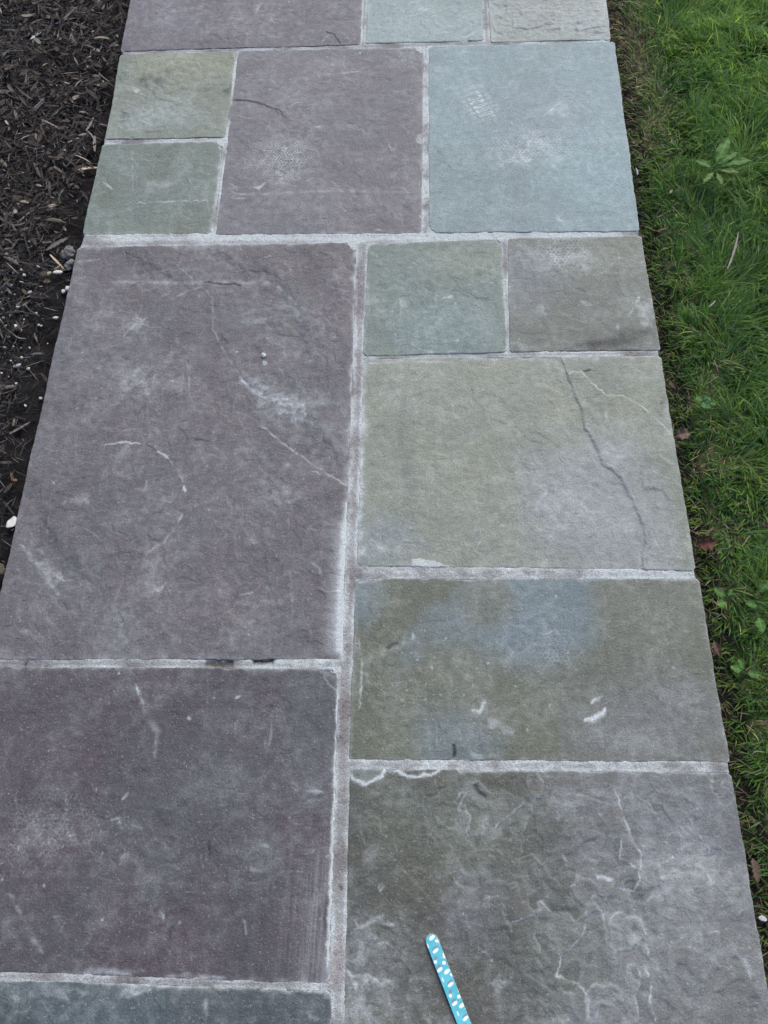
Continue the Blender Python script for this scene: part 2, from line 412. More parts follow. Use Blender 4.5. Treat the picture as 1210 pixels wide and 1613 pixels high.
    sk = [np.stack([n0+a, n0+nr+a, n0+nr+b, n0+b], 1), np.stack([n0+nr+a, n0+2*nr+a, n0+2*nr+b, n0+nr+b], 1)]
    org = np.array([*Q.mean(0), 0.0])
    q4 = grid_faces(nu, nv)[:, ::-1]
    me = new_mesh('flagstone', V-org, [q4]+sk+[np.array([[n0+2*nr, n0+2*nr+(nu-1)+(nv-1)+(nu-1), n0+2*nr+(nu-1)+(nv-1), n0+2*nr+nu-1]])], C, True, MAT_STONE)
    o = link('flagstone', me); o.location = org
    return tag(o, label, 'paving stone', 'flagstones laid in the garden path')

R = lambda fr, px: px/FR[fr][2]*0.00112      # not used for placing; rough crop size -> metres

# top row -----------------------------------------------------------
flagstone('dark purple-grey flagstone at the far end of the path beside the mulch',
    [ext((191.7, 81), (207, 0), 48), ext((567, 70), (569.4, 0), 48), W('p', (567, 70))[0], W('p', (191.7, 80))[0]],
    (110, 107, 115), 11, z=(.0005, .0005, .0014, .0014), cloud=.28, edge=(.3, .2, .1, .05), tints=[((122, 123, 133), 7, .1, .5)],
    feats=[('scarp', '2', [(600, 165), (640, 180), (660, 205), (675, 228)], dict(d=.6, h=.002, e=.1)), ('line', '2', [(575, 228), (605, 188), (640, 215)], dict(e=.35)),
           ('line', '2', [(275, 15), (245, 55), (240, 110)], dict(e=.3, w=.004)), ('blot', '2', [(270, 40)], dict(r=(.03, .02), e=.25)), ('line', '2', [(180, 150), (200, 190)], dict(e=.25, w=.003)),
           ('blot', '1', [(850, 50)], dict(r=(.05, .02), e=.2))])
flagstone('pale grey-green flagstone at the far end between the dark purple stone and the rippled one',
    [ext((577, 68), (580, 0), 48), ext((761, 61), (759.3, 0), 48), W('p', (761, 63))[0], W('p', (577, 68))[0]],
    (150, 167, 170), 12, z=(.0005, .0005, .0013, .0013), cloud=.16, edge=(.3, .2, .2, .3), tints=[((140, 158, 160), 6, .1, .5)],
    feats=[('spot', '2', [(1105, 50)], dict(r=(.008, .014), a=-.3, e=.6)), ('spot', '2', [(1133, 55)], dict(r=(.006, .014), a=-.3, e=.6)),
           ('line', '2', [(990, 100), (1000, 50), (1040, 15), (1090, 15), (1120, 40)], dict(e=.3, w=.004)), ('hex', '2', [(1060, 70)], dict(r=(.05, .05), e=.3)),
           ('scarp', '3', [(310, 207), (320, 185), (350, 175), (390, 180)], dict(h=-.003, d=.35)), ('line', '3', [(240, 200), (300, 185), (370, 150)], dict(e=.35, w=.003))])
flagstone('light rippled grey flagstone at the far end touching the lawn',
    [ext((774, 65), (770, 0), 48), ext((961, 61), (954, 0), 48), W('p', (961, 62))[0], W('p', (774, 66))[0]],
    (158, 167, 167), 13, veins=(.03, 5, .02, 0), z=(.0005, .0005, .0013, .0013), cloud=.12, cleft=(10, 44), relief=2.6, edge=(.3, .2, .1, .2),
    tints=[((150, 160, 156), 9, .1, .5)])
# row of the two small greenish stones ------------------------------
flagstone('small mottled olive-green flagstone with brown blotches beside the mulch',
    W('p', [(190.5, 86.5), (370, 82), (354, 216), (167.5, 219)]), (131, 140, 132), 14, z=(0, 0, .0016, .0016), cloud=.22, edge=(.3, .2, .1, .05), relief=1.4,
    feats=[('tint', '1', [(900, 310)], dict(r=(.16, .055), c=(138, 142, 124), e=.7, soft=.6)), ('tint', '1', [(760, 560)], dict(r=(.10, .05), c=(139, 151, 152), e=.6, soft=.6)),
           ('dblot', '1', [(705, 380)], dict(r=(.010, .016), d=0.544)), ('dblot', '1', [(748, 400)], dict(r=(.009, .014), d=0.595)), ('dblot', '1', [(815, 340)], dict(r=(.012, .010), d=0.425)),
           ('dblot', '1', [(580, 375)], dict(r=(.008, .012), d=0.51)), ('dblot', '1', [(990, 430)], dict(r=(.02, .008), d=0.476)), ('dblot', '1', [(1090, 430)], dict(r=(.012, .012), d=0.68)),
           ('dblot', '1', [(600, 550)], dict(r=(.008, .015), d=0.425)), ('dblot', '1', [(870, 425)], dict(r=(.012, .006), d=0.476)), ('blot', '1', [(650, 430)], dict(r=(.012, .008), e=.7)), ('line', '1', [(630, 425), (650, 440), (670, 430)], dict(e=.7, w=.003)),
           ('crack', '1', [(1055, 440), (1090, 430), (1100, 400)], dict(d=.4, h=.001)), ('blot', '1', [(905, 480)], dict(r=(.012, .01), e=.35)), ('scarp', '1', [(640, 520), (620, 590), (640, 620)], dict(h=.0015))],
    tints=[((122, 127, 112), 25, .25, .5)])
flagstone('small grey-green flagstone with a thin white line across it beside the mulch',
    W('p', [(162.5, 227.5), (351, 223), (331.5, 366), (131, 368.5)]), (118, 130, 125), 15, z=(0, 0, 0, 0), cloud=.2, edge=(.35, .35, .3, .05), corner=(.004, .018, .006, .004),
    feats=[('line', '1', [(610, 968), (800, 962), (1040, 953)], dict(e=.5, w=.0024)), ('line', '1', [(490, 865), (510, 880), (540, 905)], dict(e=.7, w=.003)), ('line', '1', [(630, 700), (632, 930)], dict(e=.25, w=.002)),
           ('scarp', '1', [(430, 920), (470, 870), (500, 860)], {}), ('line', '1', [(900, 850), (920, 890)], dict(e=.4)), ('line', '1', [(980, 880), (990, 920)], dict(e=.4)), ('blot', '1', [(760, 880)], dict(r=(.05, .03), e=.3)),
           ('scarp', '1', [(580, 960), (620, 1000), (640, 1040)], {}), ('dblot', '1', [(680, 870)], dict(r=(.02, .03), d=.14)), ('line', '1', [(1040, 690), (1060, 720), (1075, 715)], dict(e=.5))],
    tints=[((106, 115, 104), 7, .2, .5)])
flagstone('square purple-grey flagstone with a dark crack in from its left edge',
    W('p', [(377, 80.5), (666, 75), (663, 366), (341, 369)]), (117, 115, 122), 16, z=(-.0003, -.0003, 0, 0), cloud=.2, streak=.09, edge=(.45, .3, .35, .15), corner=(.004, .022, .004, .004),
    feats=[('crack', '2', [(133, 515), (200, 519), (270, 535), (330, 560), (360, 570), (374, 592)], dict(d=.5, w=.0018, h=.002, fade=False)), ('scarp', '2', [(133, 517), (200, 521), (270, 537), (330, 562), (374, 594)], dict(h=.0025, e=0, fall=.02, fade=False)),
           ('hex', '2', [(345, 830)], dict(r=(.075, .07), e=.6, s=.0068)), ('hex', '2', [(425, 790)], dict(r=(.05, .05), e=.35, s=.0068)), ('hex', '2', [(990, 300)], dict(r=(.045, .035), e=.6, s=.0068)), ('hex', '2', [(370, 915)], dict(r=(.022, .025), e=.7, s=.0068)),
           ('line', '2', [(920, 735), (940, 770), (960, 765), (955, 735)], dict(e=.5, w=.0025)), ('line', '2', [(410, 570), (430, 535), (480, 523), (530, 545)], dict(e=.35, w=.002)),
           ('poly', '2', [(1058, 715), (1075, 690), (1095, 685), (1095, 740), (1070, 738)], dict(e=.35)), ('line', '2', [(80, 1010), (400, 992), (700, 985), (1085, 990)], dict(e=.22, w=.005)), ('line', '2', [(80, 1025), (220, 1022)], dict(e=.3, w=.003)),
           ('line', '2', [(210, 965), (255, 972), (305, 925)], dict(e=.55, w=.003)), ('blot', '2', [(255, 972)], dict(r=(.012, .008), e=.6)), ('blot', '2', [(135, 950)], dict(r=(.012, .006), e=.6)), ('line', '2', [(595, 385), (750, 370), (820, 340)], dict(e=.3, w=.003)),
           ('line', '2', [(530, 655), (600, 650)], dict(e=.4, w=.003)), ('scarp', '2', [(120, 690), (200, 690), (270, 690), (310, 650), (310, 620)], {}), ('line', '2', [(135, 590), (200, 610), (260, 600), (275, 560)], dict(e=.3)),
           ('blot', '2', [(965, 900)], dict(r=(.015, .02), e=.3)), ('blot', '2', [(690, 640)], dict(r=(.03, .02), e=.2)), ('blot', '2', [(845, 1115)], dict(r=(.018, .01), e=.3)), ('spot', '2', [(310, 462)], dict(r=(.003, .003), e=.8, warp=False)), ('spot', '2', [(775, 272)], dict(r=(.003, .003), e=.8, warp=False)),
           ('line', '2', [(200, 1100), (210, 1115)], dict(e=.5)), ('line', '2', [(840, 1195), (860, 1180), (905, 1190), (940, 1178)], dict(e=.5)), ('dblot', '2', [(135, 660)], dict(r=(.005, .005), d=.6)), ('dblot', '2', [(830, 950)], dict(r=(.06, .02), d=.1))],
    tints=[((120, 122, 131), 6, .15, .5)])
flagstone('large light blue-grey square flagstone with a chalky boot print beside the lawn',
    W('p', [(676, 74), (967, 66), (1006.5, 363.5), (678, 366)]), (137, 157, 164), 17, veins=(.04, 5, .03, .0001), z=(0, 0, .0013, .0009), cloud=.14, relief=.6, edge=(.25, .15, .2, .2), corner=(.004, .004, .004, .012), chip=1.2,
    feats=[('tread', '3', [(365, 520)], dict(a=.42, l=.055, e=.8)), ('tread', '3', [(320, 590)], dict(a=.42, l=.03, e=.25)), ('line', '3', [(800, 490), (750, 535), (680, 592)], dict(e=.5, w=.004)), ('blot', '3', [(765, 555)], dict(r=(.03, .03), e=.5, a=.6)),
           ('hex', '3', [(600, 735)], dict(r=(.09, .05), e=.8)), ('blot', '3', [(545, 800)], dict(r=(.05, .03), e=.7)), ('blot', '3', [(640, 730)], dict(r=(.04, .03), e=.45)), ('blot', '3', [(750, 800)], dict(r=(.02, .02), e=.4)),
           ('tint', '3', [(960, 500)], dict(r=(.13, .22), c=(146, 167, 176), e=.6, soft=.7)), ('tint', '3', [(960, 870)], dict(r=(.09, .08), c=(142, 168, 176), e=.6, soft=.7)), ('tint', '3', [(300, 950)], dict(r=(.14, .16), c=(128, 142, 148), e=.5, soft=.7)),
           ('tint', '3', [(640, 560)], dict(r=(.12, .10), c=(138, 149, 160), e=.5, soft=.7)), ('line', '3', [(1060, 870), (1040, 920), (1010, 945)], dict(e=.5, w=.003)), ('line', '3', [(750, 1080), (775, 1110), (795, 1140)], dict(e=.55, w=.004)),
           ('line', '3', [(620, 870), (630, 910), (640, 950)], dict(e=.3, w=.003)), ('line', '3', [(550, 258), (630, 258), (630, 295), (555, 297), (550, 258)], dict(e=.25, w=.003)), ('line', '3', [(800, 287), (845, 283)], dict(e=.4, w=.003)), ('hex', '3', [(580, 1040)], dict(r=(.05, .03), e=.25)),
           ('line', '3', [(180, 565), (250, 560)], dict(e=.35)), ('blot', '3', [(180, 340)], dict(r=(.03, .02), e=.3))],
    tints=[((132, 147, 153), 8, .25, .4)])
# middle ------------------------------------------------------------
flagstone('largest dark purple-grey flagstone, rectangular with flaked diagonal ridges, left of the long joint',
    W('p', [(123.5, 390), (561, 383), (537, 1037), (-22, 1037)]), (109, 105, 111), 18, z=(0, 0, .0004, .0004), cloud=.22, mott=.13, relief=1.25, edge=(.45, .45, .2, .03), corner=(.006, .022, .004, .004), ew=.006,
    feats=[('scarp', 'L', [(560, 100), (650, 180), (700, 230), (700, 330), (740, 410), (800, 500), (870, 550)], dict(h=.0024, w=.009, e=.28, fall=.07)), ('scarp', 'L', [(870, 550), (960, 600), (1040, 690), (1145, 790)], dict(h=.006, w=.011, e=.10, fall=.07, d=.05, dw=.003)),  # d on the lower ledge paints its shade into the colour
           ('scarp', 'L', [(850, 640), (950, 720), (1050, 790), (1147, 850)], dict(h=-.0025, e=.25)), ('scarp', 'L', [(860, 720), (880, 790), (960, 830), (1010, 850)], dict(h=.0015)),
           ('blot', 'L', [(930, 570)], dict(r=(.07, .035), a=-.5, e=.55)), ('blot', 'L', [(960, 600)], dict(r=(.05, .02), a=-.6, e=.45)), ('blot', 'L', [(830, 515)], dict(r=(.04, .02), a=-.6, e=.4)), ('line', 'L', [(780, 480), (800, 505), (850, 545), (900, 560), (960, 560)], dict(e=.5, w=.004)),
           ('line', 'L', [(370, 172), (520, 176), (700, 180), (910, 176)], dict(e=.28, w=.007)), ('line', 'L', [(560, 235), (620, 205), (680, 190)], dict(e=.25, w=.004)), ('crack', 'L', [(665, 178), (740, 187), (770, 182), (795, 192)], dict(d=.4, h=.002, w=.0022)),
           ('line', 'L', [(910, 185), (955, 230), (990, 310)], dict(e=.3, w=.006)), ('scarp', 'L', [(860, 120), (940, 190), (990, 310), (1010, 430)], dict(h=.005, w=.008, e=.08, fall=.06)), ('scarp', 'L', [(690, 50), (760, 110), (830, 170)], dict(h=.004, w=.006, e=.12, fall=.05)), ('scarp', 'L', [(380, 60), (430, 90), (560, 150), (620, 190)], dict(h=.004, w=.006, e=.1, fall=.05)), ('scarp', 'L', [(990, 60), (1060, 150), (1120, 240)], dict(h=.004, w=.008, e=.05, fall=.06)), ('scarp', 'L', [(700, 880), (730, 1000), (720, 1150), (770, 1300)], dict(h=-.004, w=.010, e=.02, fall=.07)), ('scarp', 'L', [(330, 800), (330, 950), (290, 1080)], dict(h=.003, w=.010, e=.02, fall=.06)), ('scarp', 'L', [(560, 60), (600, 80), (640, 75)], {}),
           ('scarp', 'L', [(95, 805), (130, 880), (135, 950), (160, 1010), (205, 1060), (260, 1110), (285, 1170)], dict(h=.006, w=.011, e=.05, d=.04, dw=.004, fall=.07)), ('crack', 'L', [(125, 930), (140, 970), (160, 1010), (200, 1055)], dict(d=.06, w=.005, h=.0004)),  # d on this left ledge is soft painted shade along the step
           ('blot', 'L', [(165, 1130)], dict(r=(.05, .02), a=-.6, e=.4)), ('line', 'L', [(60, 1030), (110, 1090), (160, 1160), (200, 1210)], dict(e=.3, w=.005)), ('line', 'L', [(40, 1300), (110, 1340), (130, 1370)], dict(e=.25, w=.004)),
           ('line', 'L', [(335, 712), (400, 702), (465, 708)], dict(e=.75, w=.0022, brk=False)), ('line', 'L', [(515, 730), (535, 742), (557, 757)], dict(e=.85, w=.003, brk=False)), ('line', 'L', [(605, 845), (610, 872)], dict(e=.85, w=.0035, brk=False)), ('line', 'L', [(600, 935), (585, 970)], dict(e=.7, w=.003)),
           ('line', 'L', [(585, 975), (540, 1030), (470, 1075)], dict(e=.25, w=.003)), ('line', 'L', [(560, 760), (590, 800), (605, 840)], dict(e=.25, w=.003)), ('line', 'L', [(250, 108), (330, 100)], dict(e=.6, w=.002)), ('line', 'L', [(340, 670), (480, 655)], dict(e=.25, w=.002)),
           ('blot', 'L', [(450, 500)], dict(r=(.055, .04), e=.5)), ('blot', 'L', [(600, 520)], dict(r=(.04, .03), e=.35)), ('blot', 'L', [(435, 320)], dict(r=(.03, .025), e=.45, a=.8)), ('line', 'L', [(405, 355), (440, 320), (490, 288)], dict(e=.4, w=.003)), ('blot', 'L', [(830, 295)], dict(r=(.04, .02), e=.35)),
           ('line', 'L', [(180, 835), (195, 810)], dict(e=.6, w=.003)), ('blot', 'L', [(260, 900)], dict(r=(.025, .015), e=.4)), ('blot', 'L', [(400, 735)], dict(r=(.02, .012), e=.4)), ('blot', 'L', [(500, 1150)], dict(r=(.03, .05), e=.3)), ('line', 'L', [(490, 1185), (530, 1190), (550, 1160)], dict(e=.4, w=.003)),
           ('blot', 'L', [(930, 880)], dict(r=(.06, .03), e=.3)), ('line', 'L', [(780, 1205), (840, 1192)], dict(e=.5, w=.002)), ('line', 'L', [(930, 1140), (960, 1128)], dict(e=.4, w=.004)), ('line', 'L', [(955, 1130), (965, 1290)], dict(e=.2, w=.003)), ('blot', 'L', [(400, 1310)], dict(r=(.06, .06), e=.25)),
           ('spot', 'L', [(870, 443)], dict(r=(.006, .006), e=.8, warp=False)), ('spot', 'L', [(780, 405)], dict(r=(.003, .003), e=.8, warp=False)), ('dblot', 'L', [(235, 562)], dict(r=(.006, .005), d=.5)), ('dblot', 'L', [(305, 878)], dict(r=(.006, .005), d=.4)), ('dblot', 'L', [(200, 437)], dict(r=(.006, .006), d=.35)),
           ('scarp', 'L', [(860, 980), (880, 1150), (920, 1260)], dict(h=.0018, e=.05)), ('scarp', 'L', [(580, 640), (620, 690), (700, 700)], dict(h=.002, e=.05)),
           ('line', 'L', [(1143, 880), (1138, 980), (1128, 1100), (1122, 1250), (1118, 1410)], dict(e=.85, w=.010, brk=False)), ('line', 'L', [(1135, 950), (1115, 1150), (1095, 1410)], dict(e=.3, w=.022, brk=False)), ('blot', 'L', [(1060, 560)], dict(r=(.03, .02), e=.3)),
           ('line', 'L', [(1167, 60), (1165, 300), (1155, 600)], dict(e=.35, w=.007))],
    tints=[((108, 110, 116), 5, .15, .6), ((96, 93, 98), 11, .3, .5)])
flagstone('small grey-green flagstone with a bluish lower half right of the long joint',
    W('p', [(581, 385), (788, 377), (796.5, 554), (573.5, 559.5)]), (123, 136, 132), 19, z=(0, 0, .0012, .0011), cloud=.16, edge=(.4, .3, .1, .45), corner=(.008, .01, .004, .006), relief=1.1,
    feats=[('crack', '6', [(395, 205), (430, 250), (470, 240)], dict(d=.12, h=.0006)), ('scarp', '6', [(290, 225), (390, 245), (430, 250), (520, 280), (560, 300)], dict(h=.0016, w=.003, e=.12, d=.03)), ('scarp', '6', [(175, 300), (190, 350), (185, 400), (215, 440), (200, 482)], dict(h=.002, e=.4)),
           ('line', '6', [(210, 285), (213, 330), (208, 365)], dict(e=.45, w=.003)), ('spot', '6', [(380, 275)], dict(r=(.006, .005), e=.8)), ('blot', '6', [(215, 290)], dict(r=(.012, .01), e=.6)), ('dblot', '6', [(495, 105)], dict(r=(.014, .01), d=.3)), ('dblot', '6', [(492, 185)], dict(r=(.014, .008), d=.3)), ('dblot', '6', [(300, 225)], dict(r=(.02, .008), d=.2)),
           ('tint', '6', [(380, 400)], dict(r=(.10, .06), c=(125, 144, 148), e=.6, soft=.7)), ('tint', '6', [(480, 120)], dict(r=(.09, .06), c=(132, 142, 132), e=.6, soft=.7)), ('line', '6', [(410, 440), (425, 436)], dict(e=.5, w=.004)), ('scarp', '6', [(490, 220), (575, 225)], dict(e=.35)), ('scarp', '6', [(230, 70), (310, 120), (380, 165)], {}),
           ('line', '6', [(270, 465), (330, 478), (420, 475)], dict(e=.4, w=.003)), ('blot', '6', [(95, 300)], dict(r=(.02, .03), e=.4))], tints=[((120, 136, 136), 9, .2, .4)])
flagstone('small dull grey flagstone with pale salt stains touching the lawn',
    W('p', [(801, 376), (1009.5, 373), (1038.5, 551), (804, 553.5)]), (116, 121, 116), 20, z=(0, 0, .0009, .0009), cloud=.18, edge=(.4, .1, .05, .25),
    feats=[('hex', '6', [(810, 100)], dict(r=(.06, .055), e=.6)), ('blot', '6', [(850, 140)], dict(r=(.06, .03), e=.45)), ('blot', '6', [(700, 140)], dict(r=(.07, .05), e=.3)), ('tint', '6', [(680, 200)], dict(r=(.07, .09), c=(127, 132, 140), e=.6, soft=.7)), ('tint', '6', [(1010, 130)], dict(r=(.07, .06), c=(125, 130, 122), e=.6, soft=.6)),
           ('dblot', '6', [(985, 165)], dict(r=(.008, .006), d=.45)), ('dblot', '6', [(1002, 182)], dict(r=(.008, .006), d=.4)), ('blot', '6', [(1105, 330)], dict(r=(.04, .05), e=.5)), ('line', '6', [(1090, 270), (1060, 320), (1050, 345)], dict(e=.4, w=.003)), ('crack', '6', [(1135, 395), (1085, 420), (1020, 436), (960, 455), (890, 465)], dict(h=0, w=.013, d=.38)), ('dblot', '6', [(1010, 420)], dict(r=(.09, .014), a=.35, d=.35)), ('dblot', '6', [(930, 455)], dict(r=(.06, .012), d=.32)),
           ('blot', '6', [(720, 325)], dict(r=(.02, .012), e=.5)), ('blot', '6', [(900, 290)], dict(r=(.018, .01), e=.5)), ('line', '6', [(1005, 375), (1008, 395)], dict(e=.6, w=.003)), ('blot', '6', [(660, 450)], dict(r=(.03, .02), e=.4)), ('line', '6', [(850, 395), (860, 410)], dict(e=.4))], tints=[((116, 121, 118), 12, .2, .5)])
flagstone('large pale yellow-grey flagstone with a long split running down its right side',
    W('p', [(573.5, 566), (1039.5, 561), (1095, 897.5), (563.5, 890)]), (144, 150, 142), 21, z=(-.0004, -.0004, 0, .0004), cloud=.15, edge=(.35, .1, .15, .5), relief=1.0, ew=.007, corner=(.004, .004, .004, .008),
    feats=[('scarp', 'Y', [(750, 65), (770, 120), (800, 190), (808, 240), (850, 310), (868, 365), (920, 400), (950, 450), (975, 500), (1003, 570), (1015, 630), (1000, 655), (1005, 716)], dict(h=.0034, e=.10, d=.12, dw=.0012, w=.0016, fall=.08, fade=False)),
           ('scarp', 'Y', [(745, 72), (770, 55), (800, 55), (830, 90), (880, 133), (935, 135), (1000, 170), (1060, 225), (1115, 275)], dict(h=-.0022, e=.38)), ('scarp', 'Y', [(985, 290), (1012, 325), (1000, 360), (995, 410), (1010, 445), (1070, 450), (1085, 480), (1105, 492)], dict(h=.0024, w=.002, d=.08, e=.14)), ('line', 'Y', [(985, 292), (1005, 320), (1028, 333)], dict(e=.5, w=.004)), ('line', 'Y', [(1055, 335), (1120, 370)], dict(e=.45)),
           ('line', 'Y', [(1030, 370), (1050, 400)], dict(e=.4)), ('line', 'Y', [(880, 178), (883, 222)], dict(e=.6, w=.0035)), ('crack', 'Y', [(808, 54), (826, 49)], dict(d=.9, h=.001, w=.002, fade=False)), ('dblot', 'Y', [(1048, 157)], dict(r=(.006, .005), d=.7)), ('dblot', 'Y', [(1068, 180)], dict(r=(.01, .02), d=.3)), ('blot', 'Y', [(1085, 190)], dict(r=(.012, .04), e=.35)),
           ('tint', 'Y', [(850, 540)], dict(r=(.13, .16), a=.7, c=(147, 152, 160), e=.65, soft=.6)), ('tint', 'Y', [(870, 330)], dict(r=(.06, .06), c=(150, 156, 160), e=.5, soft=.6)), ('blot', 'Y', [(900, 330)], dict(r=(.04, .03), e=.35)), ('blot', 'Y', [(700, 500)], dict(r=(.05, .05), e=.3)), ('blot', 'Y', [(880, 540)], dict(r=(.08, .08), e=.25)), ('dblot', 'Y', [(370, 130)], dict(r=(.06, .02), d=.12)),
           ('tint', 'Y', [(210, 330)], dict(r=(.016, .13), c=(126, 134, 128), e=.6, soft=.5)), ('tint', 'Y', [(120, 620)], dict(r=(.07, .05), c=(140, 150, 155), e=.6, soft=.5)), ('scarp', 'Y', [(570, 310), (600, 350), (620, 390)], dict(h=.002, w=.005, e=.05)), ('scarp', 'Y', [(345, 290), (372, 340), (382, 392)], dict(e=.3)), ('scarp', 'Y', [(625, 240), (650, 300), (670, 380), (660, 430)], dict(h=.002, w=.006, e=.04)),
           ('line', 'Y', [(640, 522), (660, 480), (690, 450)], dict(e=.4, w=.004)), ('line', 'Y', [(430, 490), (480, 495)], dict(e=.4, w=.003)), ('scarp', 'Y', [(430, 560), (462, 620), (448, 648), (492, 664)], dict(e=.4, h=.002)), ('scarp', 'Y', [(740, 450), (755, 520), (770, 570)], dict(h=.002, w=.006, e=.04)), ('line', 'Y', [(870, 555), (930, 530)], dict(e=.35)), ('line', 'Y', [(520, 570), (550, 572)], dict(e=.4, w=.003)),
           ('poly', 'Y', [(228, 678), (270, 680), (310, 688), (372, 707), (300, 712), (228, 708)], dict(e=.7, h=.0008)), ('blot', 'Y', [(160, 635)], dict(r=(.05, .012), e=.4)), ('line', 'Y', [(68, 100), (62, 350), (60, 600), (75, 690)], dict(e=.5, w=.006)), ('line', 'Y', [(80, 30), (200, 20), (360, 22)], dict(e=.3, w=.005)),
           ('line', 'Y', [(160, 277), (180, 277), (182, 320)], dict(e=.25, w=.002)), ('scarp', 'Y', [(1000, 640), (1060, 690), (1110, 700)], dict(e=.2)), ('spot', 'Y', [(680, 683)], dict(r=(.003, .003), e=.8, warp=False))],
    tints=[((130, 138, 130), 6, .1, .6), ((145, 149, 136), 9, .3, .4)])
flagstone('wide olive-grey flagstone with a smooth blue patch and chalky crescent marks',
    W('p', [(561.5, 912.5), (1100, 913), (1148, 1199), (551, 1194)]), (109, 113, 102), 22, z=(0, -.0006, 0, .0003), cloud=.16, relief=.7, mott=.13, edge=(.45, .15, .25, .25),
    feats=[('tint', 'M', [(575, 150)], dict(r=(.118, .11), c=(119, 135, 145), e=.8, soft=.25)), ('tint', 'M', [(440, 220)], dict(r=(.10, .04), c=(118, 132, 139), e=.55, soft=.5)), ('tint', 'M', [(300, 195)], dict(r=(.10, .03), a=.75, c=(117, 131, 138), e=.6, soft=.5)), ('tint', 'M', [(580, 265)], dict(r=(.065, .03), c=(118, 134, 144), e=.6, soft=.35)),
           ('tint', 'M', [(75, 110)], dict(r=(.035, .055), c=(119, 136, 148), e=.7, soft=.4)), ('tint', 'M', [(440, 120)], dict(r=(.045, .05), c=(113, 119, 112), e=.9, soft=.3)), ('tint', 'M', [(350, 555)], dict(r=(.065, .05), c=(112, 126, 134), e=.7, soft=.5)),
           ('tint', 'M', [(930, 500)], dict(r=(.16, .08), c=(119, 121, 128), e=.6, soft=.8)), ('tint', 'M', [(1000, 130)], dict(r=(.12, .07), c=(126, 130, 124), e=.6, soft=.7)), ('tint', 'M', [(170, 120)], dict(r=(.06, .07), c=(104, 108, 99), e=.6, soft=.6)), ('tint', 'M', [(500, 380)], dict(r=(.25, .06), c=(104, 109, 101), e=.5, soft=.8)),
           ('crack', 'M', [(133, 277), (150, 266), (172, 262)], dict(d=.75, h=.0005, w=.003)), ('line', 'M', [(60, 322), (130, 290), (195, 258)], dict(e=.14, w=.010)), ('line', 'M', [(393, 468), (420, 466), (435, 445), (440, 410)], dict(e=.8, w=.0035)), ('blot', 'M', [(410, 460)], dict(r=(.03, .012), e=.3)),
           ('line', 'M', [(740, 497), (775, 492), (800, 475), (806, 458)], dict(e=1.0, w=.0055, brk=False)), ('line', 'M', [(762, 445), (775, 432), (803, 424)], dict(e=.7, w=.004)), ('hex', 'M', [(670, 285)], dict(r=(.042, .03), e=.38, s=.0075)), ('blot', 'M', [(487, 510)], dict(r=(.016, .014), e=.5)),
           ('line', 'M', [(48, 240), (60, 320), (55, 400), (50, 470)], dict(e=.55, w=.0022)), ('crack', 'M', [(341, 576), (342, 606)], dict(d=.9, h=.003, w=.003, fade=False)), ('blot', 'M', [(1050, 410)], dict(r=(.05, .03), e=.2)), ('blot', 'M', [(900, 560)], dict(r=(.09, .03), e=.25)), ('line', 'M', [(215, 230), (218, 250)], dict(e=.5, w=.003)),
           ('spot', 'M', [(273, 338)], dict(r=(.003, .003), e=.9, warp=False)), ('spot', 'M', [(447, 322)], dict(r=(.003, .003), e=.9, warp=False)), ('spot', 'M', [(317, 242)], dict(r=(.003, .003), e=.8, warp=False)), ('spot', 'M', [(653, 115)], dict(r=(.003, .003), e=.8, warp=False)), ('spot', 'M', [(232, 312)], dict(r=(.0025, .003), e=.8, warp=False)),
           ('line', 'M', [(45, 75), (90, 70), (125, 60)], dict(e=.5, w=.004)), ('line', 'M', [(150, 70), (170, 90), (185, 90)], dict(e=.5, w=.003)), ('line', 'M', [(715, 402), (740, 410)], dict(e=.4, w=.003)), ('line', 'M', [(690, 505), (695, 535)], dict(e=.3)), ('blot', 'M', [(430, 605)], dict(r=(.02, .006), e=.6)), ('dblot', 'M', [(1025, 465)], dict(r=(.004, .003), d=.7))],
    tints=[((104, 109, 101), 8, .25, .5)])
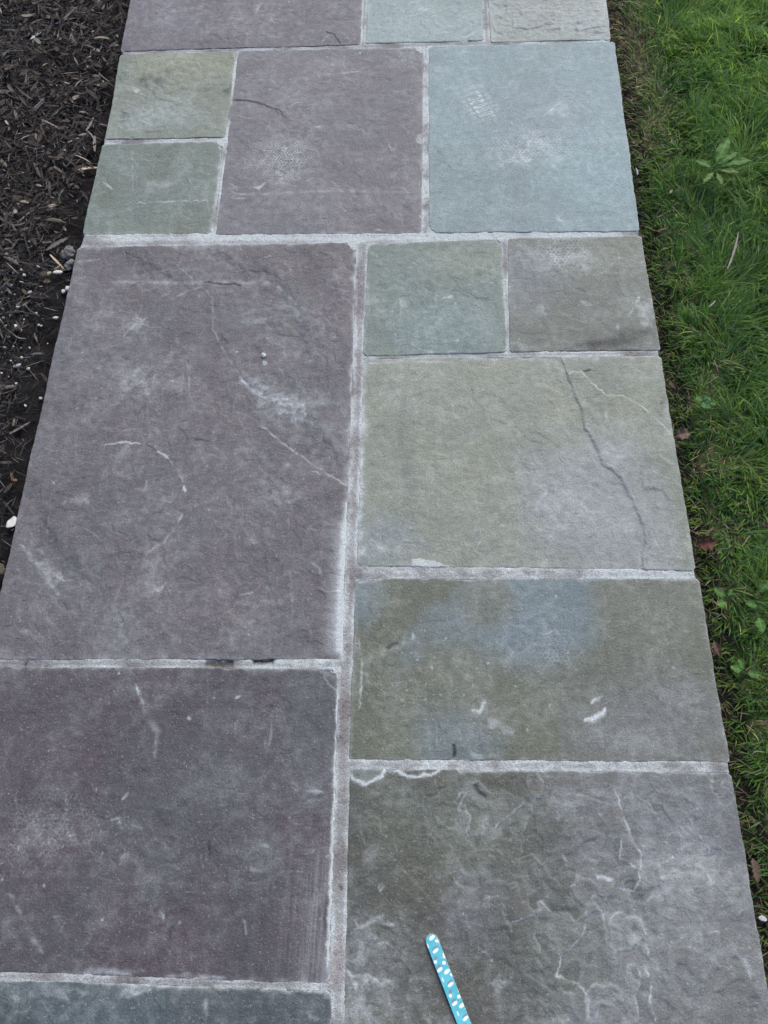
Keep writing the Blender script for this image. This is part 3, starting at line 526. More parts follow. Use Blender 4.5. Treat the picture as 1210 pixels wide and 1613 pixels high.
# bottom row; base colours also hold the light's fall-off towards the viewer --------------------------------------------------------
flagstone('dark brownish-grey flagstone with swirling flaked ridges under the nail file',
    [W('p', (552.5, 1213))[0], W('p', (1150, 1219))[0], ext((1150, 1219), (1210, 1568), -66), ext((552.5, 1211), (543, 1613), -66)], (94, 94, 86), 23, veins=(.20, 8, .14, .0006), vein_mask=[((860, 300), .20, .22), ((760, 560), .14, .22), ((930, 120), .16, .1), ((90, 650), .06, .12), ((440, 200), .07, .05)], z=(0, 0, 0, 0), cloud=.3, relief=1.6, edge=(.4, .08, .3, .35), salt=.2,
    feats=[('line', 'D', [(58, 60), (62, 82), (100, 97), (140, 75), (155, 55), (190, 60), (215, 75), (242, 76), (290, 66), (312, 52)], dict(e=.95, w=.0038, brk=False)), ('poly', 'D', [(58, 55), (62, 82), (100, 95), (140, 75), (155, 55)], dict(c=(120, 131, 130), e=.8)), ('line', 'D', [(340, 52), (370, 66), (420, 58), (520, 60), (590, 62)], dict(e=.4, w=.003)),
           ('scarp', 'D', [(380, 115), (355, 160), (372, 200), (380, 235), (430, 243), (470, 200), (510, 170), (550, 135), (590, 130)], dict(h=0.00175, e=0.34)), ('crack', 'D', [(398, 95), (408, 118), (430, 135)], dict(d=.45, w=.004)), ('scarp', 'D', [(340, 150), (360, 120), (400, 115)], dict(e=0.292)),
           ('scarp', 'D', [(780, 95), (805, 170), (830, 240), (858, 290), (855, 360), (838, 390), (780, 385)], dict(h=-0.0015, e=0.34)), ('scarp', 'D', [(805, 230), (800, 300), (850, 330)], dict(e=0.389)), ('scarp', 'D', [(775, 392), (740, 435), (710, 452), (700, 510), (640, 575), (625, 628), (690, 650), (715, 700), (712, 759)], dict(h=-0.00225, e=0.408, fall=.05)),
           ('scarp', 'D', [(865, 590), (890, 640), (885, 700), (905, 759)], dict(e=0.486)), ('scarp', 'D', [(870, 520), (880, 570), (910, 600)], dict(e=0.389)), ('line', 'D', [(733, 350), (768, 362), (802, 350)], dict(e=.8, w=.003)), ('line', 'D', [(640, 290), (660, 315)], dict(e=.5)), ('scarp', 'D', [(810, 620), (830, 655), (860, 650), (855, 610)], dict(e=0.438)),
           ('poly', 'D', [(790, 100), (805, 170), (830, 240), (860, 300), (855, 360), (775, 390), (740, 435), (710, 450), (700, 510), (640, 580), (625, 630), (690, 650), (715, 700), (715, 800), (1300, 900), (1230, 40), (800, 40)], dict(c=(113, 116, 122), e=.78)), ('tint', 'D', [(950, 420)], dict(r=(.14, .26), c=(119, 121, 128), e=.65, soft=.8)), ('tint', 'D', [(760, 160)], dict(r=(.12, .10), c=(116, 119, 124), e=.65, soft=.7)), ('tint', 'D', [(400, 455)], dict(r=(.04, .05), c=(114, 117, 128), e=.7, soft=.6)), ('tint', 'D', [(400, 350)], dict(r=(.04, .03), c=(110, 115, 120), e=.6, soft=.6)), ('tint', 'D', [(760, 540)], dict(r=(.09, .16), c=(116, 120, 128), e=.7, soft=.7)),
           ('tint', 'D', [(1000, 600)], dict(r=(.15, .14), c=(120, 122, 118), e=.5, soft=.8)), ('tint', 'D', [(600, 370)], dict(r=(.20, .10), c=(97, 98, 94), e=.55, soft=.8)), ('tint', 'D', [(300, 640)], dict(r=(.18, .11), c=(90, 92, 92), e=.55, soft=.8)), ('tint', 'D', [(660, 560)], dict(r=(.05, .07), c=(104, 114, 106), e=.6, soft=.6)), ('tint', 'D', [(330, 200)], dict(r=(.14, .07), c=(98, 106, 98), e=.5, soft=.7)),
           ('blot', 'D', [(80, 530)], dict(r=(.04, .05), e=.3)), ('blot', 'D', [(70, 720)], dict(r=(.05, .04), e=.5)), ('blot', 'D', [(150, 600)], dict(r=(.08, .07), e=.2)), ('line', 'D', [(65, 500), (130, 470), (180, 490)], dict(e=.4, w=.004)), ('scarp', 'D', [(185, 450), (200, 500), (240, 535), (280, 550), (340, 560)], dict(h=0.001, e=0.049, d=.2)), ('line', 'D', [(45, 610), (65, 630), (72, 660), (60, 690)], dict(e=.6, w=.003)),
           ('line', 'D', [(130, 380), (140, 373), (148, 382), (140, 390), (130, 380)], dict(e=.5, w=.002, fade=False)), ('scarp', 'D', [(490, 620), (510, 660), (518, 740)], dict(h=0.00125, e=0.117, d=.15)), ('scarp', 'D', [(500, 480), (525, 470), (560, 455), (585, 490)], dict(e=0.34)), ('line', 'D', [(440, 560), (450, 590)], dict(e=.3)), ('line', 'D', [(410, 565), (430, 560), (450, 590)], dict(e=.35)),
           ('line', 'D', [(1110, 545), (1155, 600), (1165, 640)], dict(e=.3, w=.004)), ('scarp', 'D', [(990, 190), (1010, 230), (1045, 270), (1050, 310)], dict(e=0.292)), ('scarp', 'D', [(880, 70), (930, 85), (960, 70)], dict(e=0.34)), ('blot', 'D', [(980, 340)], dict(r=(.10, .06), e=.3)), ('blot', 'D', [(830, 500)], dict(r=(.06, .05), e=.35)), ('blot', 'D', [(460, 665)], dict(r=(.012, .012), e=.5)), ('blot', 'D', [(120, 290)], dict(r=(.03, .03), e=.25)),
           ('blot', 'D', [(440, 220)], dict(r=(.03, .02), e=.35)), ('blot', 'D', [(650, 150)], dict(r=(.05, .04), e=.3)), ('dblot', 'D', [(625, 318)], dict(r=(.006, .006), d=.4))],
    tints=[((102, 106, 105), 6, .2, .6), ((80, 82, 78), 9, .3, .5)])
flagstone('dark purple flagstone with vertical salt streaks in its lower right corner',
    [ext((0, 1053), (532, 1055), 0)*0+W('p', (-26, 1052))[0], W('p', (532, 1055))[0], W('p', (518, 1546))[0], W('p', (-168, 1524))[0]], (88, 81, 89), 24, z=(0, 0, 0, 0), cloud=.25, mott=.14, relief=.8, edge=(.3, .4, .3, .03), corner=(.004, .012, .004, .004), salt=.14,
    feats=[('line', 'B', [(1155, 80), (1150, 180), (1148, 300), (1140, 500), (1130, 700), (1120, 950), (1115, 1130)], dict(e=.85, w=.0035, brk=False)), ('line', 'B', [(465, 120), (490, 210), (540, 290), (525, 390)], dict(e=.28, w=.005)), ('line', 'B', [(462, 120), (475, 160), (490, 200)], dict(e=.5, w=.003)), ('line', 'B', [(30, 830), (80, 920)], dict(e=.4, w=.003)), ('line', 'B', [(90, 970), (150, 1040)], dict(e=.35, w=.004)),
           ('blot', 'B', [(560, 150)], dict(r=(.07, .03), e=0.168)), ('blot', 'B', [(430, 100)], dict(r=(.03, .06), e=0.12)), ('blot', 'B', [(500, 800)], dict(r=(.03, .03), e=0.228)), ('blot', 'B', [(740, 450)], dict(r=(.07, .05), e=0.12)), ('blot', 'B', [(880, 710)], dict(r=(.035, .035), e=0.18)), ('line', 'B', [(820, 750), (850, 690), (900, 670), (930, 690)], dict(e=.3, w=.003)), ('line', 'B', [(850, 750), (890, 760)], dict(e=.4, w=.003)),
           ('blot', 'B', [(350, 900)], dict(r=(.05, .05), e=0.15)), ('line', 'B', [(400, 745), (420, 715), (440, 700)], dict(e=.4, w=.003)), ('line', 'B', [(415, 520), (440, 490)], dict(e=.6, w=.003)), ('blot', 'B', [(1060, 490)], dict(r=(.025, .03), e=0.24)), ('line', 'B', [(1040, 490), (1105, 490)], dict(e=.35, w=.003)), ('line', 'B', [(1045, 525), (1055, 560)], dict(e=.4)), ('line', 'B', [(545, 860), (555, 930)], dict(e=.4, w=.003)),
           ('crack', 'B', [(717, 655), (708, 716)], dict(d=.6, w=.0025, h=.001)), ('dblot', 'B', [(585, 963)], dict(r=(.004, .006), d=.6)), ('blot', 'B', [(185, 930)], dict(r=(.012, .006), e=0.36)), ('blot', 'B', [(180, 600)], dict(r=(.06, .05), e=0.132)), ('hex', 'B', [(180, 610)], dict(r=(.07, .06), e=.22)), ('line', 'B', [(1140, 110), (1110, 85), (1090, 80)], dict(e=.4, w=.004)),
           ('line', 'B', [(280, 1105), (350, 1095), (430, 1108), (480, 1120)], dict(e=.35, w=.006)), ('line', 'B', [(530, 1120), (640, 1118), (800, 1128)], dict(e=.35, w=.004)), ('tint', 'B', [(70, 200)], dict(r=(.18, .12), c=(96, 90, 97), e=.5, soft=.8)), ('tint', 'B', [(640, 520)], dict(r=(.2, .12), c=(92, 97, 102), e=.55, soft=.8)), ('tint', 'B', [(1060, 250)], dict(r=(.06, .16), c=(100, 105, 112), e=.6, soft=.7)),
           ('spot', 'B', [(808, 168)], dict(r=(.0035, .003), e=.9, warp=False)), ('spot', 'B', [(727, 172)], dict(r=(.002, .002), e=.8, warp=False)), ('spot', 'B', [(167, 355)], dict(r=(.002, .002), e=.8, warp=False)), ('spot', 'B', [(150, 810)], dict(r=(.0025, .0025), e=.8, warp=False)), ('spot', 'B', [(350, 928)], dict(r=(.0025, .0025), e=.8, warp=False)), ('spot', 'B', [(406, 88)], dict(r=(.003, .0025), e=.9, warp=False)), ('line', 'B', [(640, 245), (648, 235)], dict(e=.7, w=.003)),
           ('streaks', 'B', [(1085, 1010)], dict(r=(.035, .12), a=-.03, e=.5)), ('streaks', 'B', [(990, 980)], dict(r=(.07, .17), a=-.03, e=.14))],
    tints=[((88, 88, 95), 5, .15, .6), ((75, 73, 78), 9, .3, .5)])
flagstone('dark blue-grey flagstone with a pale vein, only its top strip in view at lower left',
    [W('p', (-172, 1541))[0], W('p', (519.5, 1563))[0], ext((519.5, 1561), (521, 1613), -66), np.array([0.0, -66*IN])], (86, 97, 104), 25, cloud=.3, edge=(.5, .3, .2, .05), salt=.22,
    feats=[('line', 'B', [(705, 1165), (700, 1220), (698, 1281)], dict(e=.5, w=.004)), ('tint', 'B', [(900, 1240)], dict(r=(.17, .09), c=(82, 88, 94), e=.7, soft=.5)), ('line', 'B', [(880, 1170), (1000, 1165), (1115, 1172)], dict(e=.6, w=.003)), ('line', 'B', [(1040, 1240), (1090, 1270)], dict(e=.5, w=.003)), ('line', 'B', [(1105, 1175), (1122, 1195)], dict(e=.5, w=.003)),
           ('blot', 'B', [(460, 1170)], dict(r=(.05, .012), e=.55)), ('line', 'B', [(420, 1160), (460, 1180), (520, 1160)], dict(e=.5, w=.003)), ('tint', 'B', [(20, 1260)], dict(r=(.05, .05), c=(70, 80, 84), e=.7, soft=.5)), ('blot', 'B', [(200, 1160)], dict(r=(.08, .012), e=.4)), ('line', 'B', [(200, 1160), (230, 1200), (240, 1230)], dict(e=.3, w=.004))])

# ------------------------------------------------------------------ the mortar bed that fills every joint
def build_mortar():
    yv = np.arange(-66*IN, 48*IN, 0.0024)
    Ls = W('p', [(207, 0), (191.7, 80), (131, 368), (123.5, 390), (-22, 1037), (-168, 1524)]); Rs = W('p', [(954, 0), (961, 62), (1006.5, 363.5), (1038.5, 556), (1095, 897), (1148, 1199), (1210, 1568)])
    def xi(S, y):
        S = S[np.argsort(S[:, 1])]; return np.interp(y, S[:, 1], S[:, 0])
    xl = np.minimum(xi(Ls, yv), 0.03)+0.004; xr = xi(Rs, yv)-0.002
    nu = 520; u = np.linspace(0, 1, nu)
    X = xl[:, None]*(1-u)+xr[:, None]*u; Y = np.repeat(yv[:, None], nu, 1)
    ind = np.full(X.shape, -1.0)
    for Q in STONES:
        d = np.full(X.shape, 1e9)
        for k in range(4):
            a, b = Q[k], Q[(k+1) % 4]; e = b-a; e = e/np.linalg.norm(e)
            d = np.minimum(d, -(e[0]*(Y-a[1])-e[1]*(X-a[0])))
        ind = np.maximum(ind, d)
    Z = -0.0008+0.0009*fbm(X, Y, 30, 300, 3)+0.0007*perlin(X*170, Y*170, 301)+0.0005*perlin(X*380, Y*380, 302)
    sink = sst(0.0015, 0.004, ind)
    for cpt, cr in CORNERS: sink = sink*sst(cr*.9, cr*1.1, np.hypot(X-cpt[0], Y-cpt[1]))
    Z = Z-0.007*sink
    A = {'e': np.zeros(X.shape), 'd': np.zeros(X.shape), 't': []}
    n1 = fbm(X, Y, 14, 310, 3); n2 = perlin(X*140, Y*140, 311); n3 = perlin(X*330, Y*330, 312)
    A['e'] += np.clip(0.22+0.5*n1, 0, .8)
    A['e'] += 0.7*np.exp(-(np.clip(ind+0.002, -1, 0)/0.0022)**2)*np.clip(.6+n1, 0, 1)
    A['d'] += 0.35*sst(.5, .75, n3)*np.clip(.6+n1, 0, 1)
    F = [('line', 'p', [(130, 376), (340, 374), (570, 376), (700, 373), (1008, 369)], dict(e=.75, w=.012, brk=False)), ('line', 'p', [(560, 900), (800, 902), (1096, 905)], dict(e=.45, w=.008)), ('line', 'p', [(553, 1202), (800, 1206), (1148, 1211)], dict(e=.55, w=.008)), ('line', 'p', [(671, 80), (670, 220), (668, 365)], dict(e=.6, w=.008)),
         ('line', 'p', [(562, 400), (560, 560), (553, 800), (545, 1000)], dict(e=.5, w=.004)), ('line', 'p', [(577, 400), (573, 560), (565, 800), (560, 890)], dict(e=.5, w=.004)), ('blot', 'p', [(545, 1010)], dict(r=(.015, .06), e=.6)), ('line', 'p', [(420, 1045), (530, 1045)], dict(e=.6, w=.008)), ('blot', 'p', [(527, 1595)], dict(r=(.02, .03), e=.9)), ('blot', 'p', [(490, 1550)], dict(r=(.06, .01), e=.6)),
         ('line', 'p', [(533, 1075), (527, 1280), (520, 1500), (517, 1545)], dict(e=.6, w=.003)), ('tint', 'p', [(538, 1230)], dict(r=(.018, .17), c=(140, 137, 138), e=.75, soft=.4)), ('tint', 'p', [(530, 1520)], dict(r=(.02, .04), c=(163, 155, 158), e=.7, soft=.4)), ('tint', 'p', [(567, 520)], dict(r=(.006, .2), c=(160, 155, 158), e=.5, soft=.4)), ('tint', 'p', [(556, 800)], dict(r=(.007, .2), c=(152, 148, 152), e=.5, soft=.4)),
         ('tint', 'p', [(150, 1045)], dict(r=(.22, .01), c=(142, 144, 152), e=.6, soft=.5)), ('crack', 'p', [(322, 1045), (345, 1046), (368, 1044)], dict(d=.75, w=.006, h=.004)), ('crack', 'p', [(396, 1042), (415, 1041), (432, 1041)], dict(d=.85, w=.005, h=.005)), ('blot', 'p', [(358, 1043)], dict(r=(.008, .004), e=.8)), ('blot', 'p', [(275, 1049)], dict(r=(.01, .004), e=.7)), ('crack', 'p', [(36, 1048), (42, 1047)], dict(d=.8, w=.004, h=.003)),
         ('tint', 'p', [(200, 1540)], dict(r=(.3, .012), c=(150, 146, 152), e=.7, soft=.5)), ('crack', 'p', [(60, 1548), (230, 1554), (417, 1552)], dict(d=.15, w=.003, h=.001)), ('crack', 'p', [(536, 1395), (538, 1402)], dict(d=.7, w=.003, h=.002)), ('tint', 'p', [(1050, 556)], dict(r=(.1, .01), c=(150, 152, 152), e=.5, soft=.5)), ('tint', 'p', [(700, 560)], dict(r=(.13, .01), c=(160, 162, 162), e=.5, soft=.5))]
    apply_feats(X, Y, Z, A, F, 320)
    # trowel lines along the long joint
    c = np.ones(X.shape+(3,))*alb((147, 145, 148))
    for w, col_ in A['t']:
        w = np.clip(w, 0, 1)[..., None]; c = c*(1-w)+alb(col_)*w; A['e'] *= (1-.55*w[..., 0])
    n5 = perlin(X*210, Y*210, 315); c = c*(1+.16*n2+.16*n3+.12*n1-.35*sst(.45, .75, n5))[..., None]
    e = np.clip(A['e'], 0, .95)[..., None]; c = c*(1-e)+alb((206, 214, 220))*e
    d = np.clip(A['d'], 0, .9)[..., None]; c = c*(1-d)+alb((62, 64, 56))*d
    nv = len(yv)
    V = np.stack([X, Y, Z], -1).reshape(-1, 3); C = c.reshape(-1, 3)
    q = grid_faces(nu, nv); fi = ind.ravel()[q].min(1); q = q[fi < 0.013]
    idx = np.arange(nu*nv).reshape(nv, nu)
    ring = np.concatenate([idx[0, :-1], idx[:-1, -1], idx[-1, :0:-1], idx[:0:-1, 0]])
    n0 = len(V); nr = len(ring); a = np.arange(nr); b = (a+1) % nr
    bot = V[ring].copy(); bot[:, 2] = -0.07
    V = np.vstack([V, bot]); C = np.vstack([C, C[ring]*.8])
    sk = np.stack([ring[a], n0+a, n0+b, ring[b]], 1)
    used = np.unique(np.concatenate([q.ravel(), sk.ravel()])); mp = np.full(len(V), -1); mp[used] = np.arange(len(used))
    me = new_mesh('path', V[used], [mp[q], mp[sk]], np.clip(C[used], .01, .8), True, MAT_MORTAR)
    tag(link('path', me), 'pale mortar joints between the flagstones of the path', None, None, 'structure')
    return Ls, Rs, xi
LS, RS, XI = build_mortar()
def xleft(y): return XI(LS, y)
def xright(y): return XI(RS, y)

# ------------------------------------------------------------------ ground sheet: bed on the left, trench and lawn soil on the right
def ground_z(x, y):
    dl = xleft(y)-x; dr = x-xright(y)
    zl = -0.022-0.010*np.exp(-np.clip(dl, 0, 9)/0.03)+0.010*fbm(x, y, 9, 400, 3)+0.006*fbm(x, y, 45, 403, 2)+0.004*sst(.05, .3, dl)
    zr = -0.045+0.030*sst(0.01, 0.075, dr)+0.005*fbm(x, y, 14, 410, 3)+0.003*fbm(x, y, 60, 413, 2)
    z = np.where(dl > 0, zl, np.where(dr > 0, zr, -0.06))
    return z
def build_ground():
    far = np.geomspace(0.02, 260, 60)
    def axis(a, b, st):
        m = np.arange(a, b, st); return np.concatenate([(a-far)[::-1], m, m[-1]+far])
    xs = axis(-1.0, 2.2, 0.006); ys = axis(-1.5, 1.6, 0.007)
    X, Y = np.meshgrid(xs, ys); Z = ground_z(X, Y)
    n = fbm(X, Y, 40, 420, 3); left = X < xleft(Y)+.3
    soilL = np.array([.010, .009, .009]); soilR = np.array([.030, .027, .020]); lawn = np.array([.08, .13, .03])
    fr = sst(1.6, 3.5, X)[..., None]
    C = np.where(left[..., None], soilL, np.where((X-xright(Y) > .05)[..., None], np.array([.10, .11, .04]), soilR)*(1-fr)+lawn*fr)*(1+.45*n)[..., None]
    me = new_mesh('ground', np.stack([X, Y, Z], -1).reshape(-1, 3), [grid_faces(len(xs), len(ys))], np.clip(C.reshape(-1, 3), .004, 1), True, MAT_SOIL)
    tag(link('ground', me), 'dark bare soil under the mulch and the lawn', None, None, 'structure')
build_ground()

# ------------------------------------------------------------------ ribbons (blades and bark shreds) made in bulk
def ribbons(name, root, dirs, up, length, width, lift, droop, col, mat, levels=4, prof=None, thick=None, twist=None):
    """root (n,3); dirs azimuth; lift start elevation; droop elevation change along the ribbon"""
    n = len(root); V = np.zeros((n, levels, 2, 3)); p = root.copy()
    seg = (length/(levels-1))[:, None]
    side0 = np.stack([-np.sin(dirs), np.cos(dirs), np.zeros(n)], 1)
    for k in range(levels):
        el = lift+droop*k/(levels-1)
        d = np.stack([np.cos(dirs)*np.cos(el), np.sin(dirs)*np.cos(el), np.sin(el)], 1)
        nn = np.cross(side0, d); s = side0 if twist is None else side0*np.cos(twist)[:, None]+nn*np.sin(twist)[:, None]
        w = (width*prof[k])[:, None]*0.5
        V[:, k, 0] = p-s*w; V[:, k, 1] = p+s*w
        p = p+d*seg
    V = V.reshape(-1, 3); b = (np.arange(n)*levels*2)[:, None]
    q = []
    for k in range(levels-1):
        q.append(np.stack([b[:, 0]+2*k, b[:, 0]+2*k+1, b[:, 0]+2*k+3, b[:, 0]+2*k+2], 1))
    C = np.repeat(col, levels*2, 0) if col.ndim == 2 else col.reshape(-1, 3)
    return new_mesh(name, V, [np.concatenate(q)], np.clip(C, .003, .8), False, mat)

# lawn -------------------------------------------------------------
def build_grass():
    parts = []
    def region(n, x0, x1, y0, y1): return x0+(x1-x0)*rng.random(n), y0+(y1-y0)*rng.random(n)
    x1, y1 = region(150000, 0.0, 0.62, -1.5, 1.05); x1 = x1+xright(y1)
    x2, y2 = region(45000, 0.55, 1.3, -1.5, 1.5); x2 = x2+xright(y2)
    x3, y3 = region(14000, 0.0, 0.62, 1.0, 1.7); x3 = x3+xright(y3)
    x = np.concatenate([x1, x2, x3]); y = np.concatenate([y1, y2, y3])
    dr = x-xright(y)
    tuft = fbm(x, y, 16, 500, 3); gap = fbm(x, y, 7, 505, 3)
    pk = sst(0.012, 0.06, dr+0.016*fbm(x, y, 20, 508, 2))*np.clip(0.68+0.45*tuft, 0.25, 1)
    keep = rng.random(len(x)) < pk+0.035
    x, y, dr, tuft, gap = x[keep], y[keep], dr[keep], tuft[keep], gap[keep]
    n = len(x); r = rng.random
    cut = sst(0.02, 0.16, dr+0.05*gap)                          # clipped short beside the path, longer away from it
    dead_band = sst(.12, .5, y)*np.exp(-((dr-.05)/.065)**2)*.85+0.10*np.exp(-(dr/.05)**2)
    pd = np.clip(0.07+dead_band+0.15*sst(.25, .6, fbm(x, y, 9, 512, 3)), 0, .85)
    dead = r(n) < pd
    length = (0.016+0.012*r(n))+cut*(0.018+0.034*r(n)**1.3)*(1+.35*gap)+sst(.18, .42, dr)*.028*r(n)
    length = np.where(dead, length*.75, length)
    flow = 2*np.pi*fbm(x, y, 5, 520, 2)*.8+0.5+2.0*fbm(x, y, 30, 523, 2)
    dirs = flow+(r(n)-.5)*2.6
    dirs = np.where((dr < .05) & (r(n) < .5), np.pi+(r(n)-.5)*1.6, dirs)     # edge blades lean over the trench
    lift = np.radians(22+48*r(n)); lift = np.where(dead, np.radians(5+40*r(n)), lift)
    droop = -np.radians(10+85*r(n)**1.4)
    width = 0.0015+0.0014*r(n)
    long_ = (r(n) < .045*sst(.07, .25, dr)) & ~dead
    length = np.where(long_, .055+.045*r(n), length); width = np.where(long_, .0026+.0012*r(n), width); droop = np.where(long_, -np.radians(25+50*r(n)), droop); lift = np.where(long_, np.radians(40+25*r(n)), lift)
    z = ground_z(x, y)-0.002
    g1 = np.array([.085, .185, .032]); g2 = np.array([.165, .280, .046]); g3 = np.array([.095, .190, .075]); g4 = np.array([.26, .34, .075])
    t = np.clip(.45+.5*fbm(x, y, 8, 530, 3)+(r(n)-.5)*.8, 0, 1)[:, None]
    c = g1*(1-t)+g2*t
    far = sst(0.1, .8, y)[:, None]
    k = (r(n) < .30)[:, None]; c = np.where(k, g3*(1-.25*t), c)
    k = (r(n) < .05+.10*far[:, 0])[:, None]; c = np.where(k, g4, c)
    dc = np.array([.25, .22, .115])[None]*(.45+.9*r(n))[:, None]; dc2 = np.array([.15, .125, .07])[None]*(.5+.8*r(n))[:, None]
    c = np.where(dead[:, None], np.where((r(n) < .4)[:, None], dc2, dc), c)
    c = c*(.70+.80*r(n))[:, None]*np.array([1.0, 1.0, 1.05])
    far_tone = (sst(-.1, .6, y)*sst(.08, .28, dr))[:, None]; c = c*(1+far_tone*np.array([.45, .38, .28]))  # grass further out and away from the path is itself paler and yellower
    c = np.where(long_[:, None], np.array([.15, .25, .075])*(.8+.5*r(n))[:, None], c)
    levels = 5
    cc = np.repeat(c[:, None, :], levels*2, 1)
    base = np.array([.55, .62, .5])                             # blade bases blend towards a darker, yellower olive
    for kk in (0, 1): cc[:, kk] = cc[:, kk]*.6+np.array([.075, .08, .035])*.4
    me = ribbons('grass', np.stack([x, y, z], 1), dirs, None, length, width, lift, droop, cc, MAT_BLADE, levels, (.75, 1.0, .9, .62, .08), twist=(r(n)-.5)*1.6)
    tag(link('grass', me), 'short green lawn grass growing along the right edge of the path', 'grass', None, 'stuff')
    # loose dry clippings lying in the trench and among the blades
    m = 5200; y = -1.45+2.5*rng.random(m); d = 0.004+np.abs(rng.normal(0, .09, m)); x = xright(y)+d
    z = ground_z(x, y)+0.003+0.018*rng.random(m)*sst(.03, .1, d)
    c = np.array([.17, .14, .085])[None]*(.3+1.0*rng.random(m))[:, None]*np.where(rng.random(m) < .3, .5, 1)[:, None]
    me = ribbons('grass_clippings', np.stack([x, y, z], 1), rng.random(m)*6.28, None, .006+.024*rng.random(m)**2, .0008+.0012*rng.random(m), (rng.random(m)-.5)*.5, (rng.random(m)-.5)*1.0, c, MAT_DRY, 4, (.6, 1, 1, .4))
    tag(link('grass_clippings', me), 'dry tan grass clippings strewn in the soil gap beside the path', 'clippings', None, 'stuff')
build_grass()

# mulch ------------------------------------------------------------
def build_mulch():
    def chips(n, x, y, Lr, Wr, dark, zoff, levels=5):
        z = ground_z(x, y)+zoff
        L = Lr[0]+(Lr[1]-Lr[0])*rng.random(n)**2.2; Wd = Wr[0]+(Wr[1]-Wr[0])*rng.random(n)**1.8
        az = rng.random(n)*6.283; lift = rng.normal(0, .28, n); droop = rng.normal(0, .45, n)
        hue = rng.random(n)[:, None]
        c = np.array([.017, .0155, .0155])*(1-hue)+np.array([.040, .032, .027])*hue
        pale = (rng.random(n) < dark)[:, None]
        c = np.where(pale, np.array([.120, .110, .098])*(.35+1.1*rng.random(n))[:, None], c)
        c = c*(.55+.95*rng.random(n))[:, None]
        cc = np.repeat(c[:, None, :], levels*2, 1)*(.55+.9*rng.random((n, levels*2, 1)))
        return np.stack([x, y, z], 1), az, L, Wd, lift, droop, cc, (rng.random(n)-.5)*1.5
    def place(n, a, b, y0, y1, pw=1.0):
        y = y0+(y1-y0)*rng.random(n); d = a+(b-a)*rng.random(n)**pw; return xleft(y)-d, y
    def mesh(name, sets, levels, prof, lab, cat):
        S = [np.concatenate([s[i] for s in sets]) for i in range(8)]
        me = ribbons(name, S[0], S[1], None, S[2], S[3], S[4], S[5], S[6], MAT_BARK, levels, prof, twist=S[7])
        tag(link(name, me), lab, cat, None, 'stuff')
    sets = []
    n = 26000; x, y = place(n, .02, .62, -1.3, 1.15); k = rng.random(n) < (0.25+.75*sst(-.35, .1, y+.2*fbm(x, y, 6, 600, 2)))*np.maximum(sst(.03, .10, xleft(y)-x), sst(.05, .3, y)*.7); x, y = x[k], y[k]
    sets.append(chips(len(x), x, y, (.008, .055), (.001, .0055), .2, 0.004+.012*rng.random(len(x))))
    n = 6000; x, y = place(n, .6, 1.1, -1.3, 1.5); sets.append(chips(n, x, y, (.012, .06), (.002, .008), .14, 0.004+.012*rng.random(n)))
    n = 2600; x, y = place(n, .02, .62, -1.0, 1.15); k = rng.random(n) < .15+.85*sst(-.3, .25, y); x, y = x[k], y[k]
    S_ = list(chips(len(x), x, y, (.014, .05), (.0045, .011), .15, .010+.010*rng.random(len(x)))); S_[6] = S_[6]*np.array([1.45, 1.3, 1.15]); sets.append(tuple(S_))
    mesh('bark_mulch', sets, 5, (.45, .9, 1.0, .85, .3), 'shredded dark bark mulch covering the bed left of the path', 'mulch')
    sets = []
    n = 40000; x, y = place(n, .012, .62, -1.3, 1.15); k = rng.random(n) < .3+.7*sst(.02, .10, xleft(y)-x); x, y = x[k], y[k]
    sets.append(chips(len(x), x, y, (.006, .04), (.0005, .0018), .20, 0.002+.014*rng.random(len(x))))
    mesh('bark_fibres', sets, 5, (.6, 1, .9, .8, .3), 'fine dark bark fibres and crumbs mixed through the mulch bed', 'mulch')
build_mulch()

# ------------------------------------------------------------------ small lumps
def lump_mesh(name, seed, col, mat, sub=3, rough=.28, flat=.75, dirt=.25):
    import bmesh
    bm = bmesh.new(); bmesh.ops.create_icosphere(bm, subdivisions=sub, radius=1.0)
    V = np.array([v.co[:] for v in bm.verts]); F = np.array([[v.index for v in f.verts] for f in bm.faces]); bm.free()
    n = V/np.linalg.norm(V, axis=1, keepdims=True)
    r = 1+rough*perlin(n[:, 0]*1.3+n[:, 2]*.9, n[:, 1]*1.3-n[:, 2]*.7, seed)+rough*.5*perlin(n[:, 0]*3+n[:, 2]*2, n[:, 1]*3, seed+1)+rough*.25*perlin(n[:, 0]*7+n[:, 2]*5, n[:, 1]*7, seed+2)
    V = n*r[:, None]; V[:, 2] *= flat
    g = np.clip(perlin(n[:, 0]*2.3, n[:, 1]*2.3+n[:, 2]*2, seed+4)+.2, 0, 1)
    c = np.array(col)[None]*(1-dirt*g)[:, None]
    return new_mesh(name, V, [F], c, True, mat)
PM = [lump_mesh('white_pebble', 700+i, (.62, .61, .58), MAT_PEBBLE, 2, .38, .75) for i in range(6)]
def lump(name, px, r, label, cat, group=None, me=None, z=None, rot=None, dz=0.3):
    p = gp(*px, -0.015); x, y = p[0], p[1]
    zz = float(ground_z(np.array([x]), np.array([y]))[0]) if z is None else z
    o = link(name, me); o.scale = r; o.location = (x, y, zz+r[2]*dz+.004)
    o.rotation_euler = (random.uniform(-.3, .3), random.uniform(-.3, .3), random.uniform(0, 6.28) if rot is None else rot)
    return tag(o, label, cat, group)
